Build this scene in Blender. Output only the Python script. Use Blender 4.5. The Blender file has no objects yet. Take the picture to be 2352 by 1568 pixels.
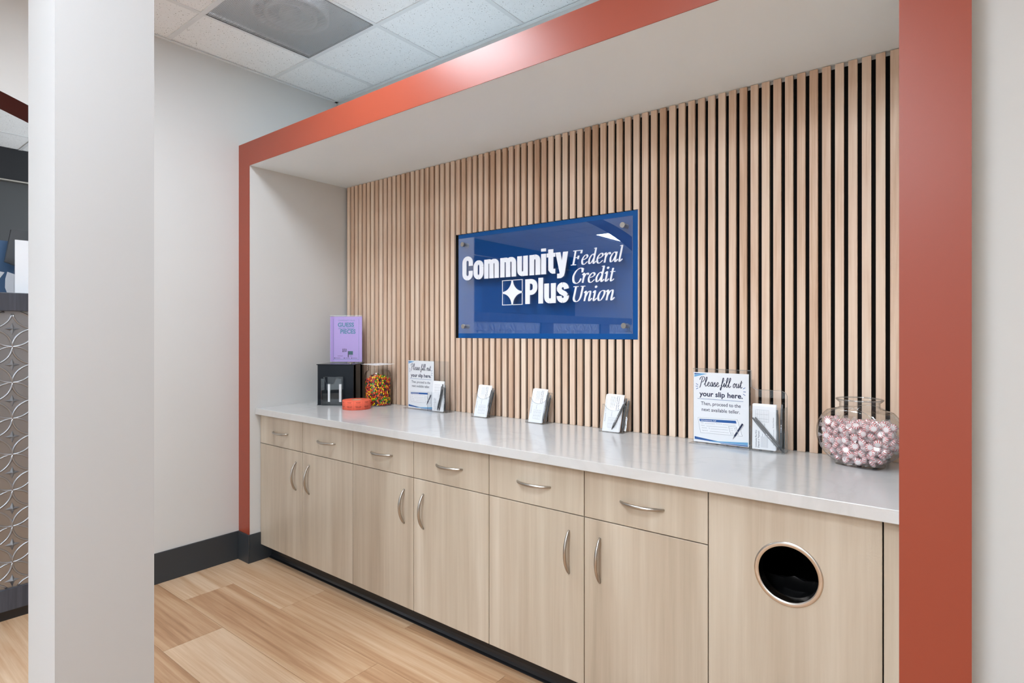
import bpy, bmesh, math, random
from mathutils import Vector, Matrix
random.seed(7)
sc = bpy.context.scene
COL = sc.collection
R = math.radians

# ------------------------------------------------------------------ camera, world, exposure
cam_d = bpy.data.cameras.new('camera')
cam = bpy.data.objects.new('camera', cam_d); COL.objects.link(cam)
cam.location = (0, 0, 1.3684); cam.rotation_euler = (R(90), 0, R(37.885))
cam_d.sensor_width = 36; cam_d.lens = 1314.0*36/2352; cam_d.shift_y = -21.69/2352
cam_d.clip_start = .02
sc.camera = cam
sc.view_settings.view_transform = 'Standard'; sc.view_settings.look = 'None'
sc.view_settings.gamma = 1; sc.view_settings.use_curve_mapping = False
sc.view_settings.exposure = 0.2
sc.cycles.transparent_max_bounces = 48; sc.cycles.max_bounces = 14; sc.cycles.diffuse_bounces = 6
LIGHT = 32          # emission of the ceiling light diffusers
SKY = 2.2
world = bpy.data.worlds.new('overcast_sky'); sc.world = world; world.use_nodes = True
world.node_tree.nodes['Background'].inputs[0].default_value = (.86, .93, 1, 1)
world.node_tree.nodes['Background'].inputs[1].default_value = SKY

# ------------------------------------------------------------------ measured dimensions (metres)
XI, XL, YF, ZS, ZT, ZB, ZC = -3.3108, -3.4357, 1.7194, 2.3557, 2.4969, .1676, 2.9743
YCT, ZCB, YCAB, ZK, ZD, YSL, YK, ZCT = 1.7552, .8771, 1.7865, .095, .7031, 2.3936, 1.8509, .914
XR, XR2 = -.1143, .0271
YW = 2.4136           # back wall behind the slats
YRW = 1.80            # wall to the right of the portal
X0, X1, Y0, Y1 = -6.6, 3.5, -6.0, YW

# ------------------------------------------------------------------ node helpers
def mat(name, color=(.8, .8, .8), rough=.5, metal=0., spec=.5, **kw):
    m = bpy.data.materials.new(name); m.use_nodes = True
    b = m.node_tree.nodes['Principled BSDF']
    b.inputs['Base Color'].default_value = (*color, 1); b.inputs['Roughness'].default_value = rough
    b.inputs['Metallic'].default_value = metal; b.inputs['Specular IOR Level'].default_value = spec
    for k, v in kw.items(): b.inputs[k.replace('_', ' ')].default_value = v
    return m
class NT:
    def __init__(s, m): s.m = m; s.t = m.node_tree; s.b = s.t.nodes['Principled BSDF']
    def n(s, typ, **kw):
        x = s.t.nodes.new(typ)
        for k, v in kw.items(): setattr(x, k, v)
        return x
    def l(s, a, b): s.t.links.new(a, b)
    def val(s, sock, v):
        if hasattr(v, 'is_linked') or hasattr(v, 'links'): s.l(v, sock)
        else: sock.default_value = v
    def math(s, op, a, b=0., c=0.):
        x = s.n('ShaderNodeMath', operation=op)
        for i, v in enumerate((a, b, c)): s.val(x.inputs[i], v)
        return x.outputs[0]
    def mix(s, f, a, b):
        x = s.n('ShaderNodeMix', data_type='RGBA')
        s.val(x.inputs[0], f)
        for i, v in ((6, a), (7, b)):
            s.val(x.inputs[i], v if not isinstance(v, tuple) or len(v) == 4 else (*v, 1))
        return x.outputs[2]
    def ramp(s, f, stops):
        x = s.n('ShaderNodeValToRGB'); e = x.color_ramp.elements
        while len(e) < len(stops): e.new(.5)
        for i, (p, c) in enumerate(stops): e[i].position = p; e[i].color = (*c, 1)
        s.l(f, x.inputs[0]); return x.outputs[0]
    def coord(s, kind='Object'): return s.n('ShaderNodeTexCoord').outputs[kind]
    def rnd(s): return s.n('ShaderNodeObjectInfo').outputs['Random']
    def mapping(s, v, scale, off=None):
        x = s.n('ShaderNodeMapping'); s.l(v, x.inputs[0]); x.inputs['Scale'].default_value = scale
        if off is not None: s.l(off, x.inputs['Location'])
        return x.outputs[0]
    def noise(s, v, scale, detail=4., rough=.5, dist=0.):
        x = s.n('ShaderNodeTexNoise'); s.l(v, x.inputs['Vector']); x.inputs['Scale'].default_value = scale
        x.inputs['Detail'].default_value = detail; x.inputs['Roughness'].default_value = rough
        x.inputs['Distortion'].default_value = dist
        return x.outputs['Fac']
    def bump(s, h, strength=.1, dist=.001):
        x = s.n('ShaderNodeBump'); s.l(h, x.inputs['Height']); x.inputs['Strength'].default_value = strength
        x.inputs['Distance'].default_value = dist; s.l(x.outputs[0], s.b.inputs['Normal'])
def srgb(r, g, b):
    f = lambda c: (c/255)/12.92 if c <= 10 else (((c/255)+.055)/1.055)**2.4
    return (f(r), f(g), f(b))

def paint(name, color, rough=.6, spec=.35):
    m = mat(name, color, rough, spec=spec); t = NT(m)
    g = t.n('ShaderNodeNewGeometry').outputs['Position']
    t.bump(t.noise(g, 260, 3), .06, .0006)
    k = t.noise(g, 1.7, 2)
    d = tuple(c*.975 for c in color)
    t.l(t.mix(k, d, color), t.b.inputs['Base Color']); return m
def wood(name, stops, scale=(1, 1, 1), axis='Z', fine=60., var=.25, rough=.5, spec=.35, tone=False, dist=.4, wts=(.6, .28, .12)):
    """straight-grained wood: noise stretched along one local axis, a random offset and tone for each piece"""
    m = mat(name, stops[0][1], rough, spec=spec); t = NT(m)
    o = t.coord('Object'); r = t.rnd()
    off = t.n('ShaderNodeCombineXYZ'); t.l(t.math('MULTIPLY', r, 37.), off.inputs[0]); t.l(t.math('MULTIPLY', r, 91.), off.inputs[1]); t.l(t.math('MULTIPLY', r, 53.), off.inputs[2])
    st = {'X': (.045, 1, 1), 'Z': (1, 1, .045)}[axis]
    v = t.mapping(o, tuple(a*b for a, b in zip(st, scale)), off.outputs[0])
    big = t.noise(v, 9, 4, .55, dist); small = t.noise(v, fine, 5, .65, .2)
    st2 = {'X': (.012, 1, 1), 'Z': (1, 1, .012)}[axis]
    v2 = t.mapping(o, tuple(a*b for a, b in zip(st2, scale)), off.outputs[0])
    streak = t.noise(v2, fine*2.6, 3, .6)
    f = t.math('ADD', t.math('MULTIPLY', big, wts[0]), t.math('ADD', t.math('MULTIPLY', small, wts[1]), t.math('MULTIPLY', streak, wts[2])))
    f = t.math('ADD', f, t.math('MULTIPLY', t.math('SUBTRACT', r, .5), var))
    if tone:      # a plank's own tone, kept in its object colour
        oc = t.n('ShaderNodeObjectInfo').outputs['Color']; sr = t.n('ShaderNodeSeparateColor'); t.l(oc, sr.inputs[0])
        f = t.math('ADD', f, t.math('SUBTRACT', sr.outputs[0], .5))
    t.l(t.ramp(f, stops), t.b.inputs['Base Color'])
    t.bump(streak, .08, .0004)
    return m

M = {}
M['wall'] = paint('warm_white_paint', srgb(208, 208, 206))
M['column'] = paint('cool_white_paint', srgb(194, 195, 195))
M['soffit'] = paint('white_soffit_paint', srgb(238, 248, 254))
M['terracotta'] = mat('terracotta_satin_paint', srgb(152, 68, 47), .35, spec=.42)
t = NT(M['terracotta']); t.bump(t.noise(t.n('ShaderNodeNewGeometry').outputs['Position'], 180, 3), .08, .0006)
M['slate'] = mat('slate_vinyl', srgb(52, 56, 60), .42, spec=.45)
t = NT(M['slate']); t.bump(t.noise(t.n('ShaderNodeNewGeometry').outputs['Position'], 90, 3), .04, .0008)
M['blackkick'] = mat('black_rubber', srgb(24, 25, 28), .3, spec=.6)
t = NT(M['blackkick']); t.bump(t.noise(t.n('ShaderNodeNewGeometry').outputs['Position'], 60, 2), .03, .0008)
M['plank'] = wood('oak_vinyl_plank', [(.40, srgb(134, 96, 66)), (.58, srgb(172, 133, 99)), (.72, srgb(191, 156, 122)), (.93, srgb(212, 186, 157))], (1, 1, 1), 'X', 40., .04, .42, .4, True, 1.5, (.66, .44, .26))
M['veneer'] = wood('oak_veneer', [(.30, srgb(170, 134, 108)), (.50, srgb(206, 174, 148)), (.64, srgb(222, 196, 173)), (.85, srgb(232, 213, 193))], (1, 1, 1), 'Z', 70., .20, .5, .3, False, 2.6, (.62, .40, .20))
M['laminate'] = wood('greige_laminate', [(.32, srgb(162, 147, 128)), (.52, srgb(182, 168, 149)), (.65, srgb(193, 181, 163)), (.85, srgb(208, 198, 183))], (1, 1, 1), 'Z', 30., .05, .36, .5, False, .9, (.62, .34, .18))
for k_, v_ in (('Coat Weight', .55), ('Coat Roughness', .28)): M['laminate'].node_tree.nodes['Principled BSDF'].inputs[k_].default_value = v_
M['darklam'] = wood('dark_laminate', [(.25, srgb(40, 42, 48)), (.5, srgb(62, 64, 72)), (.75, srgb(92, 95, 103))], (1, 1, 1), 'Z', 60., .05, .45, .4)
M['felt'] = mat('black_felt', srgb(20, 19, 18), .95, spec=.1)
t = NT(M['felt']); t.bump(t.noise(t.coord('Object'), 900, 2), .3, .0005)
M['tbar'] = mat('white_enamel_grid', srgb(226, 229, 230), .45)
t = NT(M['tbar']); t.bump(t.noise(t.coord('Object'), 40, 2), .01, .0005)
# acoustic tile: pinholes and fissures
m = M['tile'] = mat('acoustic_tile', srgb(226, 227, 225), .9, spec=.1); t = NT(m)
g = t.n('ShaderNodeNewGeometry').outputs['Position']
def pits(scale, thr, keep, stretch):
    v = t.n('ShaderNodeTexVoronoi'); t.l(t.mapping(g, stretch), v.inputs['Vector']); v.inputs['Scale'].default_value = scale
    sep = t.n('ShaderNodeSeparateColor'); t.l(v.outputs['Color'], sep.inputs[0])
    return t.math('MULTIPLY', t.math('LESS_THAN', v.outputs['Distance'], thr), t.math('GREATER_THAN', sep.outputs[0], keep))
p1 = pits(125, .15, .35, (1, .8, 0)); p2 = pits(75, .15, .6, (.8, 1, 0))
pp = t.math('MAXIMUM', p1, p2)
t.l(t.mix(pp, t.mix(t.noise(g, 40, 4), srgb(238, 241, 242), srgb(246, 248, 248)), srgb(138, 136, 132)), t.b.inputs['Base Color'])
t.bump(t.math('SUBTRACT', t.noise(g, 150, 4), pp), .25, .001)
# quartz
m = M['quartz'] = mat('white_quartz', srgb(236, 236, 234), .16, spec=.5); t = NT(m)
g = t.n('ShaderNodeNewGeometry').outputs['Position']
w = t.noise(g, 1.6, 6, .55, 1.6)
vein = t.math('SUBTRACT', 1., t.math('MINIMUM', t.math('MULTIPLY', t.math('ABSOLUTE', t.math('SUBTRACT', w, .5)), 28.), 1.))
vein = t.math('MULTIPLY', vein, t.noise(g, 3.1, 2))
t.l(t.mix(t.math('MULTIPLY', vein, .5), srgb(202, 202, 201), srgb(184, 184, 182)), t.b.inputs['Base Color'])
# metals
m = M['steel'] = mat('brushed_nickel', srgb(186, 180, 172), .3, 1.); t = NT(m)
t.bump(t.noise(t.mapping(t.coord('Object'), (1, 1, 1)), 700, 2), .05, .0003)
M['chrome'] = mat('polished_steel', srgb(212, 206, 200), .2, 1.); t = NT(M['chrome']); t.bump(t.noise(t.coord('Object'), 500, 2), .03, .0003)
M['pewter'] = mat('embossed_pewter', srgb(172, 174, 178), .34, 1.); t = NT(M['pewter']); t.bump(t.noise(t.coord('Object'), 120, 3), .05, .0005)
M['white'] = mat('white_letter', srgb(228, 231, 238), .5); t = NT(M['white']); t.bump(t.noise(t.coord('Object'), 300, 2), .02, .0002)
M['blue'] = mat('blue_panel', srgb(14, 86, 156), .4, spec=.25); t = NT(M['blue']); t.bump(t.noise(t.coord('Object'), 90, 2), .02, .0004)
def thin_glass(name, tint=(1, 1, 1), refl=1.0, edge=.25, rough=.0, base=.0, ior=1.48):
    """a thin clear sheet: straight transparency, fresnel mirror, a faint grey at grazing angles"""
    m = bpy.data.materials.new(name); m.use_nodes = True; tr = m.node_tree; tr.nodes.clear()
    N = lambda ty: tr.nodes.new(ty)
    out = N('ShaderNodeOutputMaterial'); tb = N('ShaderNodeBsdfTransparent'); gl = N('ShaderNodeBsdfGlossy')
    lw = N('ShaderNodeLayerWeight'); lw.inputs[0].default_value = .35
    lf = N('ShaderNodeLayerWeight'); lf.inputs[0].default_value = .5
    f5 = N('ShaderNodeMath'); f5.operation = 'POWER'; f5.inputs[1].default_value = 5.; tr.links.new(lf.outputs['Facing'], f5.inputs[0])
    fr = N('ShaderNodeMath'); fr.operation = 'MULTIPLY_ADD'; fr.inputs[1].default_value = .96; fr.inputs[2].default_value = .04; tr.links.new(f5.outputs[0], fr.inputs[0])
    gl.inputs['Roughness'].default_value = rough
    rp = N('ShaderNodeValToRGB'); rp.color_ramp.elements[0].color = (*tint, 1)
    rp.color_ramp.elements[0].position = .35
    rp.color_ramp.elements[1].color = (*[c*(1-edge) for c in tint], 1)
    tr.links.new(lw.outputs['Facing'], rp.inputs[0]); tr.links.new(rp.outputs[0], tb.inputs[0])
    mu = N('ShaderNodeMath'); mu.operation = 'MULTIPLY_ADD'; mu.inputs[1].default_value = refl; mu.inputs[2].default_value = base
    tr.links.new(fr.outputs[0], mu.inputs[0])
    mx = N('ShaderNodeMixShader'); tr.links.new(mu.outputs[0], mx.inputs[0]); tr.links.new(tb.outputs[0], mx.inputs[1]); tr.links.new(gl.outputs[0], mx.inputs[2])
    tr.links.new(mx.outputs[0], out.inputs[0]); return m
M['acrylic'] = thin_glass('clear_acrylic', (.975, .98, .985), .55, .05)
M['edge'] = thin_glass('acrylic_cut_edge', (.86, .88, .89), 1.4, .08, .12, .16)
M['signglass'] = thin_glass('sign_acrylic', (.95, .97, 1.), 2.6, .05, .0, .03)
M['glass'] = thin_glass('clear_glass', (.97, .975, .97), 1.1, .5)
M['smoke'] = thin_glass('smoked_acrylic', (.12, .13, .15), .9, .2)
M['wrap'] = thin_glass('clear_wrapper', (1, .99, .992), 1.0, .0, .2, .08)
wt_ = M['wrap'].node_tree; dif = wt_.nodes.new('ShaderNodeBsdfDiffuse'); dif.inputs[0].default_value = (.98, .95, .96, 1); trl = wt_.nodes.new('ShaderNodeBsdfTranslucent'); trl.inputs[0].default_value = (.98, .95, .96, 1)
m1 = wt_.nodes.new('ShaderNodeMixShader'); m2 = wt_.nodes.new('ShaderNodeMixShader'); m1.inputs[0].default_value = .5; m2.inputs[0].default_value = .20
o_ = next(n for n in wt_.nodes if n.type == 'OUTPUT_MATERIAL'); src = o_.inputs[0].links[0].from_socket
wt_.links.new(dif.outputs[0], m1.inputs[1]); wt_.links.new(trl.outputs[0], m1.inputs[2]); wt_.links.new(src, m2.inputs[1]); wt_.links.new(m1.outputs[0], m2.inputs[2]); wt_.links.new(m2.outputs[0], o_.inputs[0])
M['windowglass'] = thin_glass('window_glass', (.95, .97, .97), .8, .1)
def ink(key, rgb, rough=.6, spec=.3):
    m = M[key] = mat(key + '_ink', srgb(*rgb), rough, spec=spec); t = NT(m)
    t.bump(t.noise(t.coord('Object'), 400, 2), .01, .0002); return m
ink('paper', (240, 241, 243)); ink('navy', (32, 42, 74)); ink('midblue', (38, 92, 158)); ink('skyblue', (112, 170, 212)); ink('greyink', (128, 132, 140))
ink('coral', (238, 108, 82)); ink('coraldark', (96, 36, 30)); ink('card', (205, 178, 150)); ink('lilac', (184, 158, 222), .4); ink('teal', (70, 130, 165)); ink('deepviolet', (58, 30, 84)); ink('deepteal', (16, 84, 88))
ink('blackplastic', (14, 15, 18), .18, .5); ink('blackbox', (12, 17, 25), .12, .16); ink('greyplastic', (112, 114, 116), .35, .5); ink('darkgrey', (70, 72, 75), .4, .4); ink('blackbag', (10, 10, 11), .22, .6)
ink('maroon', (92, 40, 34), .5); ink('greyblue', (70, 98, 132), .5); ink('tellerwall', (84, 86, 88), .7); ink('bulkhead', (44, 45, 48), .6); ink('cabinside', (46, 42, 38), .8); ink('whiteplastic', (225, 226, 226), .45)
ink('mintwhite', (250, 246, 246), .35, .5)
for k, c in dict(c_red=(188, 34, 38), c_orange=(242, 96, 32), c_yellow=(250, 205, 20), c_green=(70, 158, 40), c_purple=(62, 34, 48)).items(): ink(k, c, .28, .5)
# emission
def emit(name, col, s):
    m = bpy.data.materials.new(name); m.use_nodes = True; b = m.node_tree.nodes['Principled BSDF']
    b.inputs['Base Color'].default_value = (.8, .8, .8, 1); b.inputs['Emission Color'].default_value = (*col, 1); b.inputs['Emission Strength'].default_value = s
    return m
M['lamp'] = emit('light_diffuser', (.91, 1.0, 1.10), LIGHT)
# peppermint: red stripes on the rim of a white disc
m = M['mint'] = mat('peppermint', srgb(250, 246, 246), .3); t = NT(m)
sp = t.n('ShaderNodeSeparateXYZ'); t.l(t.coord('Object'), sp.inputs[0])
an = t.math('ARCTAN2', sp.outputs[1], sp.outputs[0])
rad = t.math('SQRT', t.math('ADD', t.math('POWER', sp.outputs[0], 2.), t.math('POWER', sp.outputs[1], 2.)))
sw = t.math('SINE', t.math('ADD', t.math('MULTIPLY', an, 11.), t.math('MULTIPLY', rad, 260.)))
red = t.math('MULTIPLY', t.math('GREATER_THAN', sw, .05), t.math('GREATER_THAN', rad, .0082))
t.l(t.mix(red, srgb(252, 248, 248), srgb(214, 44, 50)), t.b.inputs['Base Color'])
# perforated metal: a procedural hole mask lets one see the round diffuser above it
m = M['perf'] = mat('perforated_metal', srgb(180, 182, 184), .5); t = NT(m)
g = t.n('ShaderNodeNewGeometry').outputs['Position']; sp = t.n('ShaderNodeSeparateXYZ'); t.l(g, sp.inputs[0])
fx = t.math('SUBTRACT', t.math('FRACT', t.math('MULTIPLY', sp.outputs[0], 140.)), .5); fy = t.math('SUBTRACT', t.math('FRACT', t.math('MULTIPLY', sp.outputs[1], 140.)), .5)
hole = t.math('LESS_THAN', t.math('ADD', t.math('MULTIPLY', fx, fx), t.math('MULTIPLY', fy, fy)), .105)
t.l(t.math('SUBTRACT', 1., hole), t.b.inputs['Alpha'])

# ------------------------------------------------------------------ mesh helpers
class MB:
    def __init__(s): s.v = []; s.f = []; s.mi = []
    def quad(s, a, b, c, d, mi=0): 
        n = len(s.v); s.v += [tuple(a), tuple(b), tuple(c), tuple(d)]; s.f.append((n, n+1, n+2, n+3)); s.mi.append(mi); return s
    def poly(s, pts, mi=0):
        n = len(s.v); s.v += [tuple(p) for p in pts]; s.f.append(tuple(range(n, n+len(pts)))); s.mi.append(mi); return s
    def box(s, x0, x1, y0, y1, z0, z1, mi=0, edge=None):
        n = len(s.v)
        s.v += [(x0,y0,z0),(x1,y0,z0),(x1,y1,z0),(x0,y1,z0),(x0,y0,z1),(x1,y0,z1),(x1,y1,z1),(x0,y1,z1)]
        fs = [(0,3,2,1),(4,5,6,7),(0,1,5,4),(1,2,6,5),(2,3,7,6),(3,0,4,7)]
        d = (x1-x0, y1-y0, z1-z0); thin = min(range(3), key=lambda i: d[i]); nrm = [2,2,1,0,1,0]
        for f, a in zip(fs, nrm):
            s.f.append(tuple(n+i for i in f)); s.mi.append(mi if edge is None or a == thin else edge)
        return s
    def add(s, verts, faces, mi=0):
        n = len(s.v); s.v += [tuple(v) for v in verts]
        for f in faces: s.f.append(tuple(n+i for i in f)); s.mi.append(mi)
    def prism(s, pts2, lo, hi, axis='y', mi=0):
        """extrude an outline (counter-clockwise list of 2-D points) along an axis"""
        put = {'y': lambda p, h: (p[0], h, p[1]), 'x': lambda p, h: (h, p[0], p[1]), 'z': lambda p, h: (p[0], p[1], h)}[axis]
        n = len(s.v); k = len(pts2)
        s.v += [put(p, lo) for p in pts2] + [put(p, hi) for p in pts2]
        s.f.append(tuple(range(n, n+k))); s.f.append(tuple(range(n+2*k-1, n+k-1, -1))); s.mi += [mi, mi]
        for i in range(k):
            j = (i+1) % k; s.f.append((n+i, n+k+i, n+k+j, n+j)); s.mi.append(mi)
        return s
    def lathe(s, prof, c=(0,0,0), seg=32, mi=0, cap0=True, cap1=True):
        n = len(s.v)
        for r, z in prof:
            for i in range(seg):
                a = 2*math.pi*i/seg; s.v.append((c[0]+r*math.cos(a), c[1]+r*math.sin(a), c[2]+z))
        for j in range(len(prof)-1):
            for i in range(seg):
                k = (i+1) % seg; s.f.append((n+j*seg+i, n+j*seg+k, n+(j+1)*seg+k, n+(j+1)*seg+i)); s.mi.append(mi)
        if cap0: s.f.append(tuple(n+i for i in reversed(range(seg)))); s.mi.append(mi)
        if cap1: s.f.append(tuple(n+(len(prof)-1)*seg+i for i in range(seg))); s.mi.append(mi)
        return s
    def tube(s, pts, rad, seg=10, mi=0, flat=1.):
        pts = [Vector(p) for p in pts]; n = len(s.v); up = None
        for i, p in enumerate(pts):
            d = (pts[min(i+1, len(pts)-1)]-pts[max(i-1, 0)]).normalized()
            if up is None: up = Vector((0,0,1)) if abs(d.z) < .9 else Vector((1,0,0))
            u = (up - d*up.dot(d)).normalized(); w = d.cross(u); up = u
            r = rad[i] if isinstance(rad, (list, tuple)) else rad
            for k in range(seg):
                a = 2*math.pi*k/seg; q = p + u*(r*math.cos(a)*flat) + w*(r*math.sin(a)); s.v.append(tuple(q))
        for i in range(len(pts)-1):
            for k in range(seg):
                k2 = (k+1) % seg; s.f.append((n+i*seg+k, n+i*seg+k2, n+(i+1)*seg+k2, n+(i+1)*seg+k)); s.mi.append(mi)
        s.f.append(tuple(n+k for k in reversed(range(seg)))); s.f.append(tuple(n+(len(pts)-1)*seg+k for k in range(seg))); s.mi += [mi, mi]
        return s
    def mesh(s, name, mats):
        me = bpy.data.meshes.new(name); me.from_pydata(s.v, [], s.f)
        for m in (mats if isinstance(mats, (list, tuple)) else [mats]): me.materials.append(M[m])
        me.polygons.foreach_set('material_index', s.mi); me.update(); return me
def tag(o, label=None, cat=None, group=None, kind=None):
    if label: o['label'] = label
    if cat: o['category'] = cat
    if group: o['group'] = group
    if kind: o['kind'] = kind
    return o
def obj(name, mb, mats, parent=None, smooth=False, bevel=0., loc=None, rot=None, world=False):
    """one mesh object; with a parent the mesh is taken in the parent's frame, or (world=True) in world axes about an unrotated parent"""
    me = mb.mesh(name, mats) if isinstance(mb, MB) else mb
    o = bpy.data.objects.new(name, me); COL.objects.link(o)
    if bevel:
        b = bmesh.new(); b.from_mesh(me)
        bmesh.ops.remove_doubles(b, verts=b.verts, dist=1e-6)
        ed = [e for e in b.edges if len(e.link_faces) == 2 and e.calc_face_angle(0) > R(50)]
        bmesh.ops.bevel(b, geom=ed, offset=bevel, segments=2, profile=.5, affect='EDGES', clamp_overlap=True)
        b.to_mesh(me); b.free(); smooth = smooth or False
    if smooth: me.shade_smooth() if hasattr(me, 'shade_smooth') else me.polygons.foreach_set('use_smooth', [True]*len(me.polygons))
    if loc is not None: o.location = loc
    if rot is not None: o.rotation_euler = rot
    if parent is not None:
        o.parent = parent
        if world:
            p = Vector((0,0,0)); q = parent
            while q is not None: p += q.location; q = q.parent
            o.location = Vector(o.location) - p
    return o
def smooth_angle(o, ang=35):
    me = o.data; me.polygons.foreach_set('use_smooth', [True]*len(me.polygons))
    b = bmesh.new(); b.from_mesh(me); bmesh.ops.remove_doubles(b, verts=b.verts, dist=1e-6)
    for e in b.edges: e.smooth = not (len(e.link_faces) == 2 and e.calc_face_angle(0) > R(ang))
    b.to_mesh(me); b.free(); return o
def thing(name, label, cat, loc=(0,0,0), rz=0., group=None):
    o = bpy.data.objects.new(name, None); COL.objects.link(o); o.empty_display_size = .05
    o.location = loc; o.rotation_euler = (0, 0, rz); return tag(o, label, cat, group)
def struct(name, mb, mats, label=None, **kw):
    return tag(obj(name, mb, mats, **kw), label, None, None, 'structure')
def copy_tree(o, parent=None):
    c = o.copy(); COL.objects.link(c)
    if parent is not None: c.parent = parent
    for ch in list(o.children): copy_tree(ch, c)
    return c
def bx(*a, **k): return MB().box(*a, **k)

# ------------------------------------------------------------------ lettering helpers (flat outlines in x-z, facing -y)
def crom(pts, n=7, closed=False):
    P = list(pts); out = []
    if len(P) < 3: return [P[0], P[-1]]
    k = len(P); rng = range(k if closed else k-1)
    for i in rng:
        p0 = P[(i-1) % k] if closed or i > 0 else P[0]; p1 = P[i]; p2 = P[(i+1) % k]; p3 = P[(i+2) % k] if closed or i+2 < k else P[-1]
        for j in range(n):
            u = j/n
            out.append(tuple(.5*((2*b)+(-a+c)*u+(2*a-5*b+4*c-d)*u*u+(-a+3*b-3*c+d)*u**3) for a, b, c, d in zip(p0, p1, p2, p3)))
    out.append(P[0] if closed else P[-1]); return out
def stroke(pts, hw):
    """flat ribbon about a polyline; hw(nx, nz) gives the half width for a normal direction; returns quads in 2-D"""
    q = []; L = []; Rr = []
    for i, p in enumerate(pts):
        a = pts[max(i-1, 0)]; b = pts[min(i+1, len(pts)-1)]
        dx, dz = b[0]-a[0], b[1]-a[1]; l = math.hypot(dx, dz) or 1; nx, nz = -dz/l, dx/l; w = hw(nx, nz)
        L.append((p[0]+nx*w, p[1]+nz*w)); Rr.append((p[0]-nx*w, p[1]-nz*w))
    for i in range(len(pts)-1): q.append((L[i], Rr[i], Rr[i+1], L[i+1]))
    return q
def nib(pts, v):
    return [((a[0]-v[0], a[1]-v[1]), (a[0]+v[0], a[1]+v[1]), (b[0]+v[0], b[1]+v[1]), (b[0]-v[0], b[1]-v[1])) for a, b in zip(pts[:-1], pts[1:])]
def put_quads(mb, quads, f, y, mi=0, thick=0.):
    for qi, q in enumerate(quads):
        p = [f(*c) for c in q]
        area = sum(p[i][0]*p[(i+1) % len(p)][1]-p[(i+1) % len(p)][0]*p[i][1] for i in range(len(p)))
        if area < 0: p = p[::-1]
        if abs(area) < 1e-12: continue
        y_ = y-(qi % 120)*1.0e-5
        if thick: y__ = y_; mb.prism(p, y__, y+thick, 'y', mi); continue
        if thick: mb.prism(p, y, y+thick, 'y', mi)
        else: mb.poly([(x, y, z) for x, z in p], mi)
_font_cache = {}
def font_polys(s, bold=0.):
    key = (s, bold)
    if key not in _font_cache:
        cu = bpy.data.curves.new('txt', 'FONT'); cu.body = s; cu.offset = bold; cu.resolution_u = 3
        o = bpy.data.objects.new('txt', cu); COL.objects.link(o)
        dg = bpy.context.evaluated_depsgraph_get(); me = o.evaluated_get(dg).to_mesh()
        _font_cache[key] = ([tuple(v.co[:2]) for v in me.vertices], [tuple(p.vertices) for p in me.polygons])
        o.evaluated_get(dg).to_mesh_clear(); bpy.data.objects.remove(o); bpy.data.curves.remove(cu)
    return _font_cache[key]
def text(mb, s, x0, x1, z0, h, y, mi=0, bold=0., f=None):
    """built-in sans lettering fitted between x0 and x1 with capital height h"""
    vs, fs = font_polys(s, bold)
    if not vs: return
    a = min(v[0] for v in vs); b = max(v[0] for v in vs); cap = .70
    k = (x1-x0)/max(b-a, 1e-6)
    f = f or (lambda x, z: (x, z))
    pts = [f(x0+(v[0]-a)*k, z0+v[1]*h/cap) for v in vs]
    mb.add([(p[0], y, p[1]) for p in pts], fs, mi)

# ================================================================== THE SETTING
# floor: planks run along the cabinets, rows .2555 wide
struct('floor', bx(X0, X1, Y0, YW, -.06, -.006), 'plank', 'wood-look plank floor')
floor = bpy.data.objects['floor']
ROW = .2555; PL = 1.22
joints = {1.2705-ROW: -2.685, 1.2705: -3.11, 1.2705+ROW: -2.64, 1.2705+2*ROW: -2.015}
def plank(mb, x0, x1, y0, y1):
    g = .0006
    mb.box(x0+g, x1-g, y0+g, y1-g, -.006, 0.); return mb
far = MB(); r0 = -28
for r in range(r0, 6):
    y0 = 1.2705+r*ROW; y1 = min(y0+ROW, YW)
    if y0 >= YW or y1 < Y0: continue
    key = min(joints, key=lambda k: abs(k-y0)); j = joints[key] if abs(key-y0) < .01 else random.uniform(-3, -1.8)
    x = j-PL*4
    while x < X1:
        a, b = max(x, X0), min(x+PL, X1); x += PL
        if b-a < .02: continue
        if y0 > -.35 and b > -4.6 and a < .8:
            cx, cy = (a+b)/2, (y0+y1)/2; rr_ = round((y0-1.2705)/ROW)
            tone_ = random.choice((.42, .46, .50, .53, .57))
            if rr_ == 0: tone_ = .66 if b < -3.0 else (.46 if b < -1.8 else .52)
            if rr_ == 1: tone_ = .62 if b < -2.6 else (.50 if b < -1.3 else .44)
            if rr_ == 2: tone_ = .58 if b < -2.0 else .42
            if rr_ == -1: tone_ = .47 if b < -2.6 else (.64 if b < -1.4 else .5)
            pk = obj('plank', plank(MB(), a-cx, b-cx, y0-cy, y1-cy), 'plank', floor, loc=(cx, cy, 0)); pk.color = (tone_, tone_, tone_, 1)
        else: plank(far, a, b, max(y0, Y0), y1)
fp0 = tag(obj('far_planks', far, 'plank', floor), kind='stuff'); fp0.color = (.5, .5, .5, 1); floor.color = (.5, .5, .5, 1)

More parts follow.
